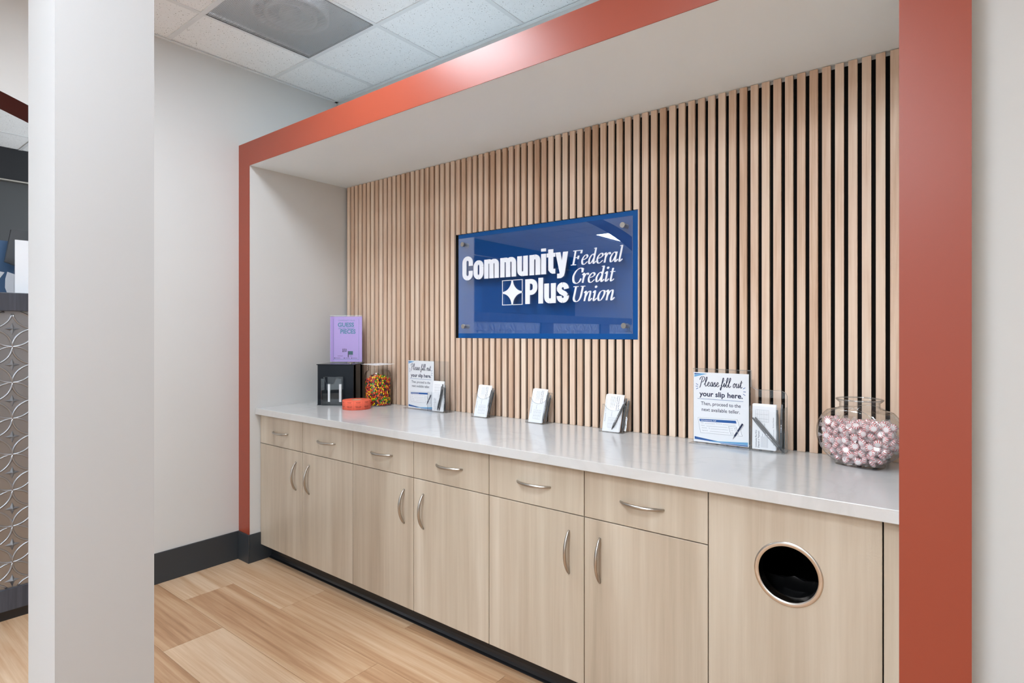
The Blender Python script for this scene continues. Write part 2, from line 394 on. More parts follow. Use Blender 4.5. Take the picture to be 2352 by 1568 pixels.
# ceiling: slab, T-bars and lay-in tiles
GX = [-3.012+.6096*k for k in range(-6, 11)]; GY = [1.930-.6096*k for k in range(0, 13)]
gx = [X0]+[g for g in GX if X0+.05 < g < X1-.05]+[X1]; gy = [YW]+[g for g in GY if g > Y0+.05]+[Y0]
ceil = struct('ceiling', bx(X0, X1, Y0, YW, ZC+.12, ZC+.2), 'tile', 'suspended ceiling of speckled acoustic tiles')
TW = .012
for g in gx[1:-1]: obj('grid_bar', bx(-TW, TW, Y0, YW, 0, .004).box(-.002, .002, Y0, YW, .004, .03), 'tbar', ceil, loc=(g, 0, ZC))
for g in gy[1:-1]: obj('grid_bar', bx(X0, X1, -TW, TW, -.0004, .0036), 'tbar', ceil, loc=(0, g, ZC))
XLW = XL-.23
obj('wall_angle', bx(XL, X1, YW-.022, YW, 0, .003).box(XL, X1, YW-.0015, YW, .003, .02), 'tbar', ceil, loc=(0, 0, ZC-.002))
obj('wall_angle', bx(XL, XL+.022, Y0, YW, 0, .003).box(XL, XL+.0015, Y0, YW, .003, .02), 'tbar', ceil, loc=(0, 0, ZC-.002))
lights = [(-1.183, -1.118), (-1.183, -2.947), (-.574, -3.557), (1.255, -2.337), (1.255, -4.776), (-4.840, -4.776)]  # lobby ones are out of view, added and placed to even out the brightness
SQS = [(-2.402, .7108)]      # the square light in front of the portal
lit = set()
for x, y in lights: lit |= {(round(x, 2), round(y, 2)), (round(x, 2), round(y+.6096, 2))}
lit |= {(round(x, 2), round(y, 2)) for x, y in SQS}
VENT = (-3.012, 1.3204)
fart = MB()
for i in range(len(gx)-1):
    for j in range(len(gy)-1):
        a, b = gx[i], gx[i+1]; d, c = gy[j], gy[j+1]
        if (round(a, 2), round(c, 2)) in lit or abs(a-VENT[0])+abs(c-VENT[1]) < .01: continue
        if a < XL < b: a = XL if b-XL > .1 else a
        near = (-3.5 < a < .3 and c > -.6) or (a < -4.6 and c > -.3)
        if near: obj('ceiling_tile', bx(a+.006, b-.006, c+.006, d-.006, .0042, .018), 'tile', ceil, loc=(0, 0, ZC))
        else: fart.box(a+.006, b-.006, c+.006, d-.006, ZC+.0042, ZC+.018)
tag(obj('far_tiles', fart, 'tile', ceil), kind='stuff')
# walls
struct('wall_back', bx(XL-.23, X1, YW, YW+.12, 0, ZC+.2), 'wall', 'warm white wall rising above the orange portal')
# left wall with the arched opening onto the teller counter
AC, AZ, AR, AO = -1.17, -2.88, 5.638, .87       # arch centre y, z, radius; opening ends at y = AO and its mirror
ay0, ay1 = 2*AC-AO, AO
az = lambda y: AZ+math.sqrt(AR*AR-(y-AC)**2)
def wl(mb):
    mb.box(XL-.23, XL, AO, YW, 0, ZC+.1); mb.box(XL-.23, XL, Y0, ay0, 0, ZC+.1)
    n = 36; ys = [ay0+(ay1-ay0)*i/n for i in range(n+1)]
    for a, b in zip(ys[:-1], ys[1:]):
        mb.quad((XL, a, az(a)), (XL, b, az(b)), (XL, b, ZC+.1), (XL, a, ZC+.1))
        mb.quad((XL-.23, b, az(b)), (XL-.23, a, az(a)), (XL-.23, a, ZC+.1), (XL-.23, b, ZC+.1))
    return mb
wleft = struct('wall_left', wl(MB()), 'wall', 'warm white wall on the left with an arched teller opening')
ar = MB(); n = 36; ys = [ay0+(ay1-ay0)*i/n for i in range(n+1)]
for a, b in zip(ys[:-1], ys[1:]):
    ar.quad((XL-.23, a, az(a)), (XL-.23, b, az(b)), (XL+.001, b, az(b)), (XL+.001, a, az(a)))
obj('arch_lining', ar, 'maroon', wleft)['label'] = 'dark red painted underside of the arch'
struct('wall_right', bx(XR2, X1, YRW, YRW+.12, 0, ZC+.1), 'wall', 'plain pale grey wall right of the orange post')
struct('wall_side', bx(X1, X1+.12, Y0, YW, 0, ZC+.2), 'wall', 'far side wall of the lobby')
# wall behind the camera with storefront windows
fw = MB(); wins = [(-2.9, -.6), (-.3, 1.9)]
fw.box(X0, wins[0][0], Y0-.15, Y0, 0, ZC+.2); fw.box(wins[0][1], wins[1][0], Y0-.15, Y0, 0, ZC+.2); fw.box(wins[1][1], X1, Y0-.15, Y0, 0, ZC+.2)
for a, b in wins: fw.box(a, b, Y0-.15, Y0, 0, .15); fw.box(a, b, Y0-.15, Y0, 2.75, ZC+.2)
struct('wall_front', fw, 'wall', 'front wall with storefront windows')
for k, (a, b) in enumerate(wins):
    f = MB(); y0, y1 = Y0-.1, Y0-.05
    f.box(a, b, y0, y1, .15, .21); f.box(a, b, y0, y1, 2.69, 2.75); f.box(a, a+.05, y0, y1, .21, 2.69); f.box(b-.05, b, y0, y1, .21, 2.69)
    f.box((a+b)/2-.025, (a+b)/2+.025, y0, y1, .21, 2.69)
    w = struct('window_%d' % (k+1), f, 'bulkhead', 'dark framed storefront window')
    for c, d in ((a+.05, (a+b)/2-.025), ((a+b)/2+.025, b-.05)): obj('pane', bx(c, d, Y0-.078, Y0-.072, .21, 2.69), 'windowglass', w)
# teller room behind the left wall
tw = struct('wall_teller', bx(X0-.12, X0, Y0, YW, 0, ZC+.2), 'tellerwall', 'dark grey wall behind the teller counter')
obj('bulkhead', bx(X0, X0+.06, Y0, YW, 2.70, ZC), 'bulkhead', tw)
obj('metal_strip', bx(X0, X0+.07, Y0, YW, 2.688, 2.70), 'steel', tw)
# alcove: the inner left wall, the soffit and the orange portal frame
struct('wall_alcove_left', bx(XL, XI, YF+.003, YW, 0, ZT), 'wall', 'white side wall inside the alcove')
struct('wall_alcove_right', bx(XR, XR2, YF+.003, YW, 0, ZT), 'wall', 'right side wall of the alcove behind the orange post')
struct('ceiling_alcove', bx(XI, XR, YF+.003, YW, ZS, ZT), 'soffit', 'flat white soffit over the counter')
pf = MB().box(XL, XI, YF, YF+.003, 0, ZT).box(XR, XR2, YF, YF+.003, 0, ZT).box(XI, XR, YF, YF+.003, ZS, ZT)
struct('trim_1', pf, 'terracotta', 'terracotta orange frame around the counter alcove')
# baseboards with mitred returns
TB = .010
def base(name, label, x0, x1, y0, y1):
    mb = MB(); z = ZB
    mb.box(x0, x1, y0, y1, 0, z)
    return struct(name, mb, 'slate', label, bevel=.002)
base('baseboard_left', 'dark slate baseboard along the left wall', XL, XL+TB, AO, YF-TB)
base('baseboard_post', 'short dark slate baseboard across the foot of the orange post', XL, XI+TB, YF-TB, YF)
base('baseboard_alcove', 'dark slate baseboard returning into the alcove', XI, XI+TB, YF, YK+.02)
base('baseboard_right', 'dark slate baseboard under the right wall', XR2+.0, X1, YRW-TB, YRW)
base('baseboard_right_post', 'dark slate baseboard at the foot of the right post', XR, XR2+TB, YF-TB, YF)
# free-standing square column in the left foreground
CX0, CX1, CY0, CY1 = -1.933, -1.700, .4074, .6217
colm = struct('wall_column', bx(CX0, CX1, CY0, CY1, 0, ZC), 'column', 'white square column in the left foreground')
obj('column_base', bx(CX0-TB, CX1+TB, CY0-TB, CY1+TB, 0, ZB), 'slate', colm)

# ================================================================== ceiling fittings
def make_light(l=1.2192, m=.04):
    t = thing('ceiling_light', 'recessed square ceiling light in front of the orange portal', 'light')
    w = .6096; f = MB()
    f.box(.012, w-.012, .012, .04, .002, .03); f.box(.012, w-.012, l-.04, l-.012, .002, .03); f.box(.012, .04, .04, l-.04, .002, .03); f.box(w-.04, w-.012, .04, l-.04, .002, .03)
    obj('frame', f, 'tbar', t); obj('diffuser', bx(m, w-m, .04, l-.04, .008, .012), 'lamp', t)
    if m > .05: obj('reflector', bx(.04, m, .04, l-.04, .008, .014).box(w-m, w-.04, .04, l-.04, .008, .014), 'tbar', t)
    return t
L0 = None
names = {(-1.183, -1.118): 'added in the lobby in front of the counter', (-1.183, -2.947): 'added in the centre of the lobby', (-.574, -3.557): 'added in the centre by the front windows', (1.255, -2.337): 'added at the right side of the lobby', (1.255, -4.776): 'added at the right by the front windows', (-4.840, -4.776): 'over the far end of the teller room, mirrored in the sign'}
for x, y in lights:
    o = make_light(1.2192, .11) if x < -4 else make_light() if L0 is None else copy_tree(L0)
    L0 = L0 or o; o.location = (x, y, ZC)
    o['label'] = 'recessed rectangular ceiling light '+names[(x, y)]; o['group'] = 'ceiling lights'
o = make_light(.6096); o.location = (*SQS[0], ZC); o['group'] = 'ceiling lights'; o['label'] = 'recessed square ceiling light closest to the orange portal'
v = thing('ceiling_vent', 'square perforated grey ceiling vent with a round diffuser behind it', 'vent', (VENT[0]+.3048, VENT[1]+.3048, ZC))
h = .2925
obj('perforated_plate', MB().quad((-h, -h, .001), (-h, h, .001), (h, h, .001), (h, -h, .001)), 'perf', v)
fr = MB(); 
for a in ((-h-.004, h+.004, -h-.004, -h), (-h-.004, h+.004, h, h+.004), (-h-.004, -h, -h, h), (h, h+.004, -h, h)): fr.box(*a, 0, .012)
obj('frame', fr, 'darkgrey', v)
obj('back_pan', bx(-.3, .3, -.3, .3, .16, .165), 'blackplastic', v)
dk = MB().lathe([(.185, .10), (.19, .02), (.175, .014), (.165, .05)], seg=48, cap0=False, cap1=False).lathe([(.125, .06), (.13, .014), (.115, .012), (.105, .05)], seg=48, cap0=False, cap1=False).lathe([(.05, .05), (.06, .016)], seg=32, cap0=False)
obj('round_diffuser', dk, 'whiteplastic', v, smooth=True)

# ================================================================== TELLER COUNTER behind the arch
tc = thing('teller_counter', 'tall dark teller counter with embossed metal panels seen left of the column', 'counter', (-3.55, AC, 0))
TX = -3.545
ty0, ty1 = ay0+.03, AO-.03
obj('countertop', bx(TX-.45, TX+.012, ty0, ty1, 1.468, 1.555), 'darklam', tc, world=True, bevel=.003)
cb = MB().box(TX-.4, TX-.02, ty0, ty1, .05, 1.468).box(TX-.02, TX, ty0, ty1, .05, .150)
bays = [(ty1-1.30*(k+1)+.12, ty1-1.30*k-(.12 if k else .025)) for k in range(3)]; bays = [(b0 if b0 > ty0 else ty0+.15, b1) for b0, b1 in bays]
edges = [ty1]
for b0, b1 in bays: edges += [b1, b0]
edges.append(ty0)
for k in range(0, len(edges), 2): cb.box(TX-.02, TX, edges[k+1], edges[k], .150, 1.468)
obj('carcass', cb, 'darklam', tc, world=True)
obj('toe_kick', bx(TX-.38, TX-.02, ty0, ty1, 0, .05), 'blackkick', tc, world=True)
PITCH = .1712
for b0, b1 in bays:
    p = obj('metal_panel', bx(TX-.018, TX-.012, b0, b1, .150, 1.468), 'pewter', tc, world=True)
    rings = MB(); cy0 = .6897; spots = []
    # interlaced circles: two square grids of centres offset by half a pitch, radius half a pitch
    for k in range(int((b0-cy0)/PITCH*2)-3, int((b1-cy0)/PITCH*2)+4):
        for j in range(-2, 18):
            if (k+j) % 2: continue
            yc, zc = cy0+k*PITCH/2, 1.3835-PITCH/2*j
            if b0+.03 < yc < b1-.03 and .18 < zc < 1.44: spots.append((yc, zc))
            rr = PITCH/2; run = []
            for q in range(37):
                a = 2*math.pi*q/36; y, z = yc+rr*math.cos(a), zc+rr*math.sin(a)
                if b0 <= y <= b1 and .152 <= z <= 1.466: run.append((TX-.0115, y, z))
                else:
                    if len(run) > 1: rings.tube(run, .0045, 6)
                    run = []
            if len(run) > 1: rings.tube(run, .0045, 6)
    tag(obj('circle_beading', rings, 'pewter', p, smooth=True, world=True), kind='stuff')
    s = .030; q = .008; base_pts = [(s, 0), (q, q), (0, s), (-q, q), (-s, 0), (-q, -q), (0, -s), (q, -q)]
    sm = MB()
    for (a, b), (c, d) in zip(base_pts, base_pts[1:]+base_pts[:1]): sm.poly([(0, a, b), (0, c, d), (.013, 0, 0)])
    star_me = sm.mesh('star_boss', 'pewter')
    far_st = MB()
    for yc, zc in spots:
        if b1 > .5 and yc > .0: obj('star_boss', star_me, None, p, loc=(TX-.012, yc, zc), world=True)
        else:
            for (a, b), (c, d) in zip(base_pts, base_pts[1:]+base_pts[:1]): far_st.poly([(TX-.012, yc+a, zc+b), (TX-.012, yc+c, zc+d), (TX+.001, yc, zc)])
    if far_st.v: tag(obj('star_bosses', far_st, 'pewter', p, world=True), kind='stuff')
# items on the teller counter
hl = thing('brochure_holder', 'white upright brochure in a clear stand on the teller counter', 'brochure holder', (TX-.09, .80, 1.555))
obj('sheet', bx(-.003, .0, -.085, .055, .004, .265), 'paper', hl)
mb = MB()
for k in range(3): mb.box(.0, .0006, -.03+.0, .03, .125-.012*k, .128-.012*k)
obj('lettering', mb, 'greyink', hl)
obj('clear_sleeve', bx(.002, .004, -.09, .06, 0, .275, edge=1), ['acrylic', 'edge'], hl)
obj('foot', bx(-.06, .03, -.09, .06, 0, .003, edge=1), ['acrylic', 'edge'], hl)
ps = thing('counter_screen', 'grey blue counter screen with white petal shapes behind the brochure', 'screen', (TX-.30, .65, 1.555))
obj('panel', bx(-.006, .006, -.35, .20, 0, .28), 'greyblue', ps)
pt = MB()
pt.prism([(.078, 0), (.19, 0), (.19, .09), (.12, .105), (.075, .122), (.067, .085), (.066, .04)], .006, .0075, 'x')
obj('white_petal', pt, 'white', ps)
pt = MB(); pt.prism([(-.05, .055), (.01, .065), (.045, .085), (.064, .118), (.0, .130), (-.05, .132)], .006, .0075, 'x')
obj('white_petal', pt, 'white', ps)
mo = thing('monitor', 'dark grey monitor back between the blue screen and the white brochure', 'monitor', (TX-.222, .78, 1.555))
obj('housing', MB().prism([(-.080, .165), (.10, .095), (.10, .33), (-.055, .33)], -.012, .012, 'x'), 'darkgrey', mo)
obj('stand', bx(-.02, .02, .03, .07, 0, .12), 'darkgrey', mo); obj('foot', bx(-.03, .03, -.0, .12, 0, .006), 'darkgrey', mo)

# ================================================================== SLAT WALL
sl = thing('slat_wall_panel', 'oak slat wall panel over black felt behind the counter', 'wall panel', ((XI+XR)/2, YW-.006, ZCT))
obj('felt_backing', bx(XI, XR, YSL+.0142, YW, ZCT, ZS-.014), 'felt', sl, world=True)
SP, SW, ST = .0425339, .0285, .0142
PX0, PX1, PZ0, PZ1 = -2.2625, -1.1407, 1.334, 1.925      # cut-out for the sign
def slat(x0, x1, z0, z1, extra=None):
    c = ((x0+x1)/2, YSL, (z0+z1)/2)
    mb = bx(x0-c[0], x1-c[0], 0, ST, z0-c[2], z1-c[2])
    if extra:
        for e in extra: mb.box(e[0]-c[0], e[1]-c[0], 0, ST, e[2]-c[2], e[3]-c[2])
    obj('slat', mb, 'veneer', sl, world=True, loc=c, bevel=.0008)
for k in range(75):
    x = -3.29000679+SP*k; x1 = min(x+SW, XR-.001)
    zt = ZS-.002
    if k == 50:      # notched slat at the right edge of the sign
        slat(x, x1, ZCT, PZ0, [(PX1, x1, PZ0, PZ1)]); slat(x, x1, PZ1, zt)
    elif PX0 < x+SW-.006 and x < PX1:
        slat(x, x1, ZCT, PZ0); slat(x, x1, PZ1, zt)
    else: slat(x, x1, ZCT, zt)

# ================================================================== WALL SIGN
sg = thing('wall_sign', 'blue wall sign with white raised lettering behind clear acrylic on the slat wall', 'sign', ((PX0+PX1)/2, YSL, PZ0))
obj('blue_panel', bx(PX0+.004, PX1-.0005, YSL+.009, YSL+.014, PZ0+.001, PZ1-.001), 'blue', sg, world=True)
YP = 2.362
plate = obj('clear_plate', bx(-2.2205, -1.1535, YP, YP+.006, 1.3610, 1.8925, edge=1), ['signglass', 'edge'], sg, world=True)
for x, z in ((-2.1853, 1.8585), (-1.1984, 1.8542), (-2.1802, 1.3999), (-1.1927, 1.3969)):
    s = obj('standoff', MB().lathe([(.0118, -.0085), (.0128, -.0075), (.0128, -.0003), (.012, -.0002)], seg=24).lathe([(.0105, .0062), (.0105, YSL+.009-YP-.001)], seg=20), 'steel', sg, loc=(x, YP, z), rot=(R(-90), 0, 0), world=True)
    smooth_angle(s)
YT = YP-.0035
def letters(name, mb): 
    o = obj(name, mb, 'white', sg, world=True); return o
# heavy condensed words: strokes with thick stems, slightly thinner rounds
def rr_path(x0, x1, z0, z1, r, a, b, n=6):
    """points of a rounded rectangle path going anticlockwise, from parameter a to b in quarter turns (0 = middle right)"""
    full = []
    cx, cz = (x0+x1)/2, (z0+z1)/2
    for q in range(4):
        ccx = x1-r[0] if q in (0, 3) else x0+r[0]; ccz = z1-r[1] if q in (0, 1) else z0+r[1]
        for i in range(n+1):
            an = (q+i/n)*math.pi/2; full.append((q+i/n, (ccx+r[0]*math.cos(an), ccz+r[1]*math.sin(an))))
    full = [(t, p) for t, p in full]
    full = full+[(t+4, p) for t, p in full]
    return [p for t, p in full if a-1e-6 <= t <= b+1e-6]
def heavy(word, spec, zb, xh, cap, ws, wt):
    hw = lambda nx, nz: math.sqrt((ws/2*nx)**2+(wt/2*nz)**2)
    i = lambda x, z: (x, z)
    for ch, x0, x1 in spec:
        mb = MB(); a, b = x0+ws/2, x1-ws/2; top = zb+xh; t_ = zb+wt/2; q = []
        rad = min((b-a)/2, .022); rv = .024
        if ch == 'C':
            T = zb+cap+.002; p = rr_path(a, b, zb-.002+wt/2, T-wt/2, ((b-a)/2, rv), 0, 4)
            lo, hi = zb-.002+wt/2, T-wt/2
            q += stroke([(b, zb+cap*.60)]+rr_path(a, b, lo, hi, ((b-a)/2, rv), 0, 2)[0:]+rr_path(a, b, lo, hi, ((b-a)/2, rv), 2.01, 3.99)+[(b, lo+rv), (b, zb+cap*.385)], hw)
        elif ch == 'o':
            p = rr_path(a, b, zb-.001+wt/2, top+.001-wt/2, ((b-a)/2, rv), 0, 4); q += stroke(p+p[:2], hw)
        elif ch in 'nm':
            q += [((x0, zb), (x0+ws, zb), (x0+ws, top), (x0, top))]
            n_ = 1 if ch == 'n' else 2; st = (b-a)/n_
            for k in range(n_):
                c, d = a+k*st, a+(k+1)*st
                q += stroke([(d, zb)]+rr_path(c, d, zb, top+.001-wt/2, (st/2, rv*.8), 0, 2), hw)
        elif ch == 'u':
            q += [((x1-ws, zb), (x1, zb), (x1, top), (x1-ws, top))]
            q += stroke([(a, top)]+rr_path(a, b, zb-.001+wt/2, top, ((b-a)/2, rv*.8), 2, 4), hw)
        elif ch == 'i':
            q += [((x0, zb), (x1, zb), (x1, top), (x0, top)), ((x0, top+.012), (x1, top+.012), (x1, zb+cap), (x0, zb+cap))]
        elif ch == 'l': q += [((x0, zb), (x1, zb), (x1, zb+cap+.003), (x0, zb+cap+.003))]
        elif ch == 't':
            s0 = x0+.010; s1 = s0+ws
            q += [((s0, zb+.016), (s1, zb+.016), (s1, zb+cap-.008), (s0, zb+cap-.008)), ((x0, top-.020), (x1, top-.020), (x1, top), (x0, top))]
            q += stroke(rr_path(s0+ws/2, s0+ws/2+.022, zb+wt/2, zb+.06, (.016, .016), 2, 3)+[(x1, zb+wt/2)], hw)
        elif ch == 'y':
            cx = (x0+x1)/2+.001; 
            q += [((x0, top), (x0+ws*.98, top), (cx+.010, zb+.012), (cx-.013, zb+.002))]
            q += [((x1-ws*.95, top), (x1, top), (cx+.016, zb-.004), (cx-.012, zb-.004))]
            q += stroke([(cx+.002, zb+.004), (cx-.001, zb-.008), (cx-.008, zb-.0135), (x0+.010, zb-.0135)], lambda nx, nz: .0115 if abs(nz) > .7 else .0145)
        elif ch == 'P':
            q += [((x0, zb), (x0+ws, zb), (x0+ws, zb+cap), (x0, zb+cap))]
            p = rr_path(x0+ws*.4, b, zb+cap*.36+wt/2, zb+cap-wt/2, (.026, .024), 3, 5)
            q += stroke([(x0+ws*.5, zb+cap*.36+wt/2)]+p+[(x0+ws*.5, zb+cap-wt/2)], hw)
        elif ch == 's':
            m_ = zb+xh*.5; rr = (b-a)/2
            p = [(b, zb+xh*.70)]+rr_path(a, b, m_+.004, top+.001-wt/2, (rr, rv*.85), 0, 2)+[(a, m_+.016), (a+.010, m_+.004), (b-.010, m_-.006), (b, m_-.018)]+[ (b, zb+.034)]
            low = rr_path(a, b, zb-.001+wt/2, m_, (rr, rv*.85), 2, 4)[::-1]
            q += stroke(p, hw)+stroke([(b, zb+.034)]+low+[(a, zb+xh*.34)], hw)
        put_quads(mb, q, i, YT, 0, .0035)
        letters('letter', mb)
heavy('Community', [('C', -2.187, -2.110), ('o', -2.104, -2.032), ('m', -2.0265, -1.9247), ('m', -1.9145, -1.809), ('u', -1.801, -1.733), ('n', -1.7226, -1.6555), ('i', -1.650, -1.6205), ('t', -1.6165, -1.5655), ('y', -1.564, -1.491)], 1.6575, .1025, .1290, .0295, .0235)
heavy('Plus', [('P', -1.749, -1.6736), ('l', -1.6667, -1.6385), ('u', -1.6314, -1.5624), ('s', -1.556, -1.486)], 1.5120, .0985, .1265, .0285, .0235)
# star in a square
mb = MB(); a0, a1, c0, c1 = -1.9015, -1.7675, 1.5095, 1.6410; e = .0032
mb.box(a0, a1, YT, YT+.0035, c0, c0+e).box(a0, a1, YT, YT+.0035, c1-e, c1).box(a0, a0+e, YT, YT+.0035, c0+e, c1-e).box(a1-e, a1, YT, YT+.0035, c0+e, c1-e)
hx, hz = (a1-a0)/2, (c1-c0)/2; cx, cz = (a0+a1)/2, (c0+c1)/2; tip = .0045
star = MB(); quad_ = []
for k in range(13):
    an = math.pi/2*k/12; quad_.append((hx-(hx-tip)*math.cos(an)*1.0, hz-(hz-tip)*math.sin(an)))
pts = []
for sx, sz, rev in ((1, 1, 0), (-1, 1, 1), (-1, -1, 0), (1, -1, 1)):
    seg = [(sx*(hx-(hx-tip)*math.sin(math.pi/2*k/12)), sz*(hz-(hz-tip)*math.cos(math.pi/2*k/12))) for k in range(13)]
    pts += seg[::-1] if rev else seg
for (a, b), (c, d) in zip(pts, pts[1:]+pts[:1]):
    q = [(cx, cz), (cx+a, cz+b), (cx+c, cz+d)]
    mb.prism(q, YT, YT+.0035, 'y')
letters('star_emblem', mb)
# serif italic words written with a broad nib
SER = {
 'F': (1.12, [[(.35, 0), (.35, 1.53)], [(.35, 1.50), (1.02, 1.50)], [(1.0, 1.53), (1.0, 1.18)], [(.35, .78), (.78, .78)], [(.76, .96), (.76, .60)], [(.08, .03), (.66, .03)], [(.08, 1.50), (.5, 1.50)]]),
 'e': (.74, ['c', (.12, .50), (.42, .56), (.62, .76), (.50, .98), (.28, .88), (.12, .50), (.20, .10), (.42, .0), (.70, .26)]),
 'd': (.84, ['c', (.62, .80), (.46, .98), (.26, .84), (.12, .42), (.22, .03), (.44, .20), (.62, .68)], ['c', (.64, 1.60), (.62, .70), (.62, .14), (.70, .02), (.86, .24)], [(.44, 1.56), (.66, 1.60)]),
 'r': (.60, ['c', (.02, .82), (.16, .98), (.20, .66), (.19, 0)], ['c', (.20, .5), (.38, .90), (.54, .97), (.60, .80)]),
 'a': (.84, ['c', (.62, .84), (.46, .98), (.26, .84), (.12, .42), (.22, .03), (.44, .20), (.62, .70)], ['c', (.64, 1.0), (.62, .60), (.62, .14), (.70, .02), (.86, .24)]),
 'l': (.46, ['c', (.22, 1.60), (.21, .70), (.20, .14), (.28, .02), (.46, .24)], [(.02, 1.56), (.24, 1.60)]),
 'C': (1.0, ['c', (.98, 1.12), (.92, 1.48), (.66, 1.55), (.34, 1.28), (.16, .74), (.28, .16), (.58, -.02), (.84, .14), (.96, .46)], [(1.0, 1.52), (.97, 1.10)]),
 'i': (.46, ['c', (.02, .80), (.17, .98), (.20, .60), (.19, .14), (.27, .02), (.46, .26)], [(.21, 1.34), (.22, 1.42)]),
 't': (.52, ['c', (.22, 1.32), (.20, .60), (.20, .14), (.28, .02), (.48, .22)], [(.02, .95), (.48, .95)]),
 'U': (1.16, ['c', (.28, 1.52), (.26, .80), (.26, .26), (.46, .0), (.72, .04), (.90, .40), (.94, 1.0), (.96, 1.52)], [(.02, 1.50), (.54, 1.50)], [(.74, 1.50), (1.18, 1.50)]),
 'n': (.86, ['c', (.02, .82), (.16, .98), (.20, .66), (.19, 0)], ['c', (.20, .42), (.38, .86), (.56, .97), (.63, .76), (.61, .16), (.69, .02), (.86, .26)]),
 'o': (.76, ['c', (.46, .98), (.24, .84), (.12, .40), (.24, .03), (.46, .10), (.64, .56), (.62, .90), (.46, .98)]),
}
def serif(word, x0, x1, zb, xh):
    segs, pen = [], 0
    for ch in word:
        d = SER[ch]; lst = []
        raw = d[1] if isinstance(d[1], list) and d[1] and isinstance(d[1][0], list) else None
        strokes = d[1] if raw is not None else list(d[1:])
        for s in strokes: lst.append(crom(s[1:], 6) if s[0] == 'c' else s)
        segs.append((ch, pen, lst)); pen += d[0]
    k = (x1-x0)/(pen+.1); sh = .21
    f0 = lambda x, z: (x0+x*k+(z-.2)*xh*sh, zb+z*xh)
    for ch, px, lst in segs:
        mb = MB(); q = []
        for s in lst:
            s = [(p[0]+px, p[1]) for p in s]
            thick = .085 if ch not in 'FCU' else .095
            q += stroke(s, lambda nx, nz: max(.036, thick*abs(nx*.96+nz*.28)))
            if ch == 'i' and len(s) == 2:
                q.append(tuple((s[0][0]+.115*math.cos(.3+math.pi/4*j), s[0][1]+.03+.125*math.sin(.3+math.pi/4*j)) for j in range(8)))
        put_quads(mb, q, f0, YT, 0, .0035); letters('letter', mb)
serif('Federal', -1.478, -1.196, 1.6905, .0455)
serif('Credit', -1.474, -1.235, 1.6030, .0455)
serif('Union', -1.474, -1.236, 1.5155, .0475)

# ================================================================== COUNTERTOP AND BASE CABINETS
ct = obj('countertop', bx(XI+.0005, XR-.0005, YCT, YSL-.0004, ZCB, ZCT), 'quartz', bevel=.002)
tag(ct, 'long glossy white quartz countertop across the alcove', 'countertop')
GAPX = [-3.3085, -2.8583, -2.4085, -1.9590, -1.5090, -1.0607, -.6134, -.154]
GG = .0016; DT = .019
def pull(parent, x, z, vertical):
    L = .079; n = 14; pts = []; rad = []
    for i in range(n+1):
        u = -1+2*i/n; d = .030*(1-u*u)**.85+.0005
        p = (0, -d, u*L) if vertical else (u*L, -d, 0); pts.append(p); rad.append(.0036+.0030*(1-u*u)**.5)
    o = obj('handle', MB().tube(pts, rad, 10), 'steel', parent, smooth=True, loc=(x, YCAB, z), world=True); return o
def front(parent, name, x0, x1, z0, z1, label=None):
    c = ((x0+x1)/2, YCAB+DT/2, (z0+z1)/2)
    o = obj(name, bx(x0-c[0], x1-c[0], -DT/2, DT/2, z0-c[2], z1-c[2]), 'laminate', parent, world=True, loc=c, bevel=.0012)
    if label: o['label'] = label
    return o
def carcass(parent, x0, x1, back=YSL-.002):
    mb = MB(); y0 = YCAB+DT+.001; t_ = .018
    mb.box(x0, x0+t_, y0, back, ZK+.002, ZCB-.001).box(x1-t_, x1, y0, back, ZK+.002, ZCB-.001).box(x0+t_, x1-t_, y0, back, ZK+.002, ZK+.02).box(x0+t_, x1-t_, back-.006, back, ZK+.02, ZCB-.001).box(x0+t_, x1-t_, y0, y0+.08, ZCB-.02, ZCB-.001)
    obj('body', mb, 'cabinside', parent, world=True)
desc = ['leftmost greige double base cabinet, next to the alcove side wall', 'middle greige double base cabinet between the two other doored cabinets', 'rightmost greige double base cabinet with doors, beside the waste cabinet']
for u in range(3):
    a, m_, b = GAPX[2*u], GAPX[2*u+1], GAPX[2*u+2]
    r = thing('base_cabinet', desc[u], 'cabinet', ((a+b)/2, YCAB, ZK), 0, 'greige base cabinets under the countertop')
    carcass(r, a+.001, b-.001)
    for x0, x1, hx_, in ((a, m_, m_-.0640), (m_, b, m_+.0645)):
        d = front(r, 'drawer', x0+GG, x1-GG, ZD+GG, ZCB-.003); pull(d, (x0+x1)/2, .785, False)
        d = front(r, 'door', x0+GG, x1-GG, ZK, ZD-GG); pull(d, hx_, .562, True)
# waste cabinet: a slab front with a steel-rimmed round opening
a, b = GAPX[6], GAPX[7]; HX, HZ, HR = -.3845, .672, .0800
r = thing('waste_cabinet', 'greige cabinet with a steel ringed round waste opening', 'cabinet', ((a+b)/2, YCAB, ZK))
carcass(r, a+.001, b+.03)
mb = MB(); n = 48; x0, x1, z0, z1 = a+GG, b-GG, ZK, ZCB-.003
c = ((x0+x1)/2, YCAB+DT/2, (z0+z1)/2)
def rim(an):
    dx, dz = math.cos(an), math.sin(an); k = min((x1-HX)/dx if dx > 1e-9 else 1e9, (x0-HX)/dx if dx < -1e-9 else 1e9, (z1-HZ)/dz if dz > 1e-9 else 1e9, (z0-HZ)/dz if dz < -1e-9 else 1e9)
    return (HX+dx*k, HZ+dz*k)
ang = sorted([2*math.pi*i/n for i in range(n)]+[math.atan2(z-HZ, x-HX) % (2*math.pi) for x in (x0, x1) for z in (z0, z1)])
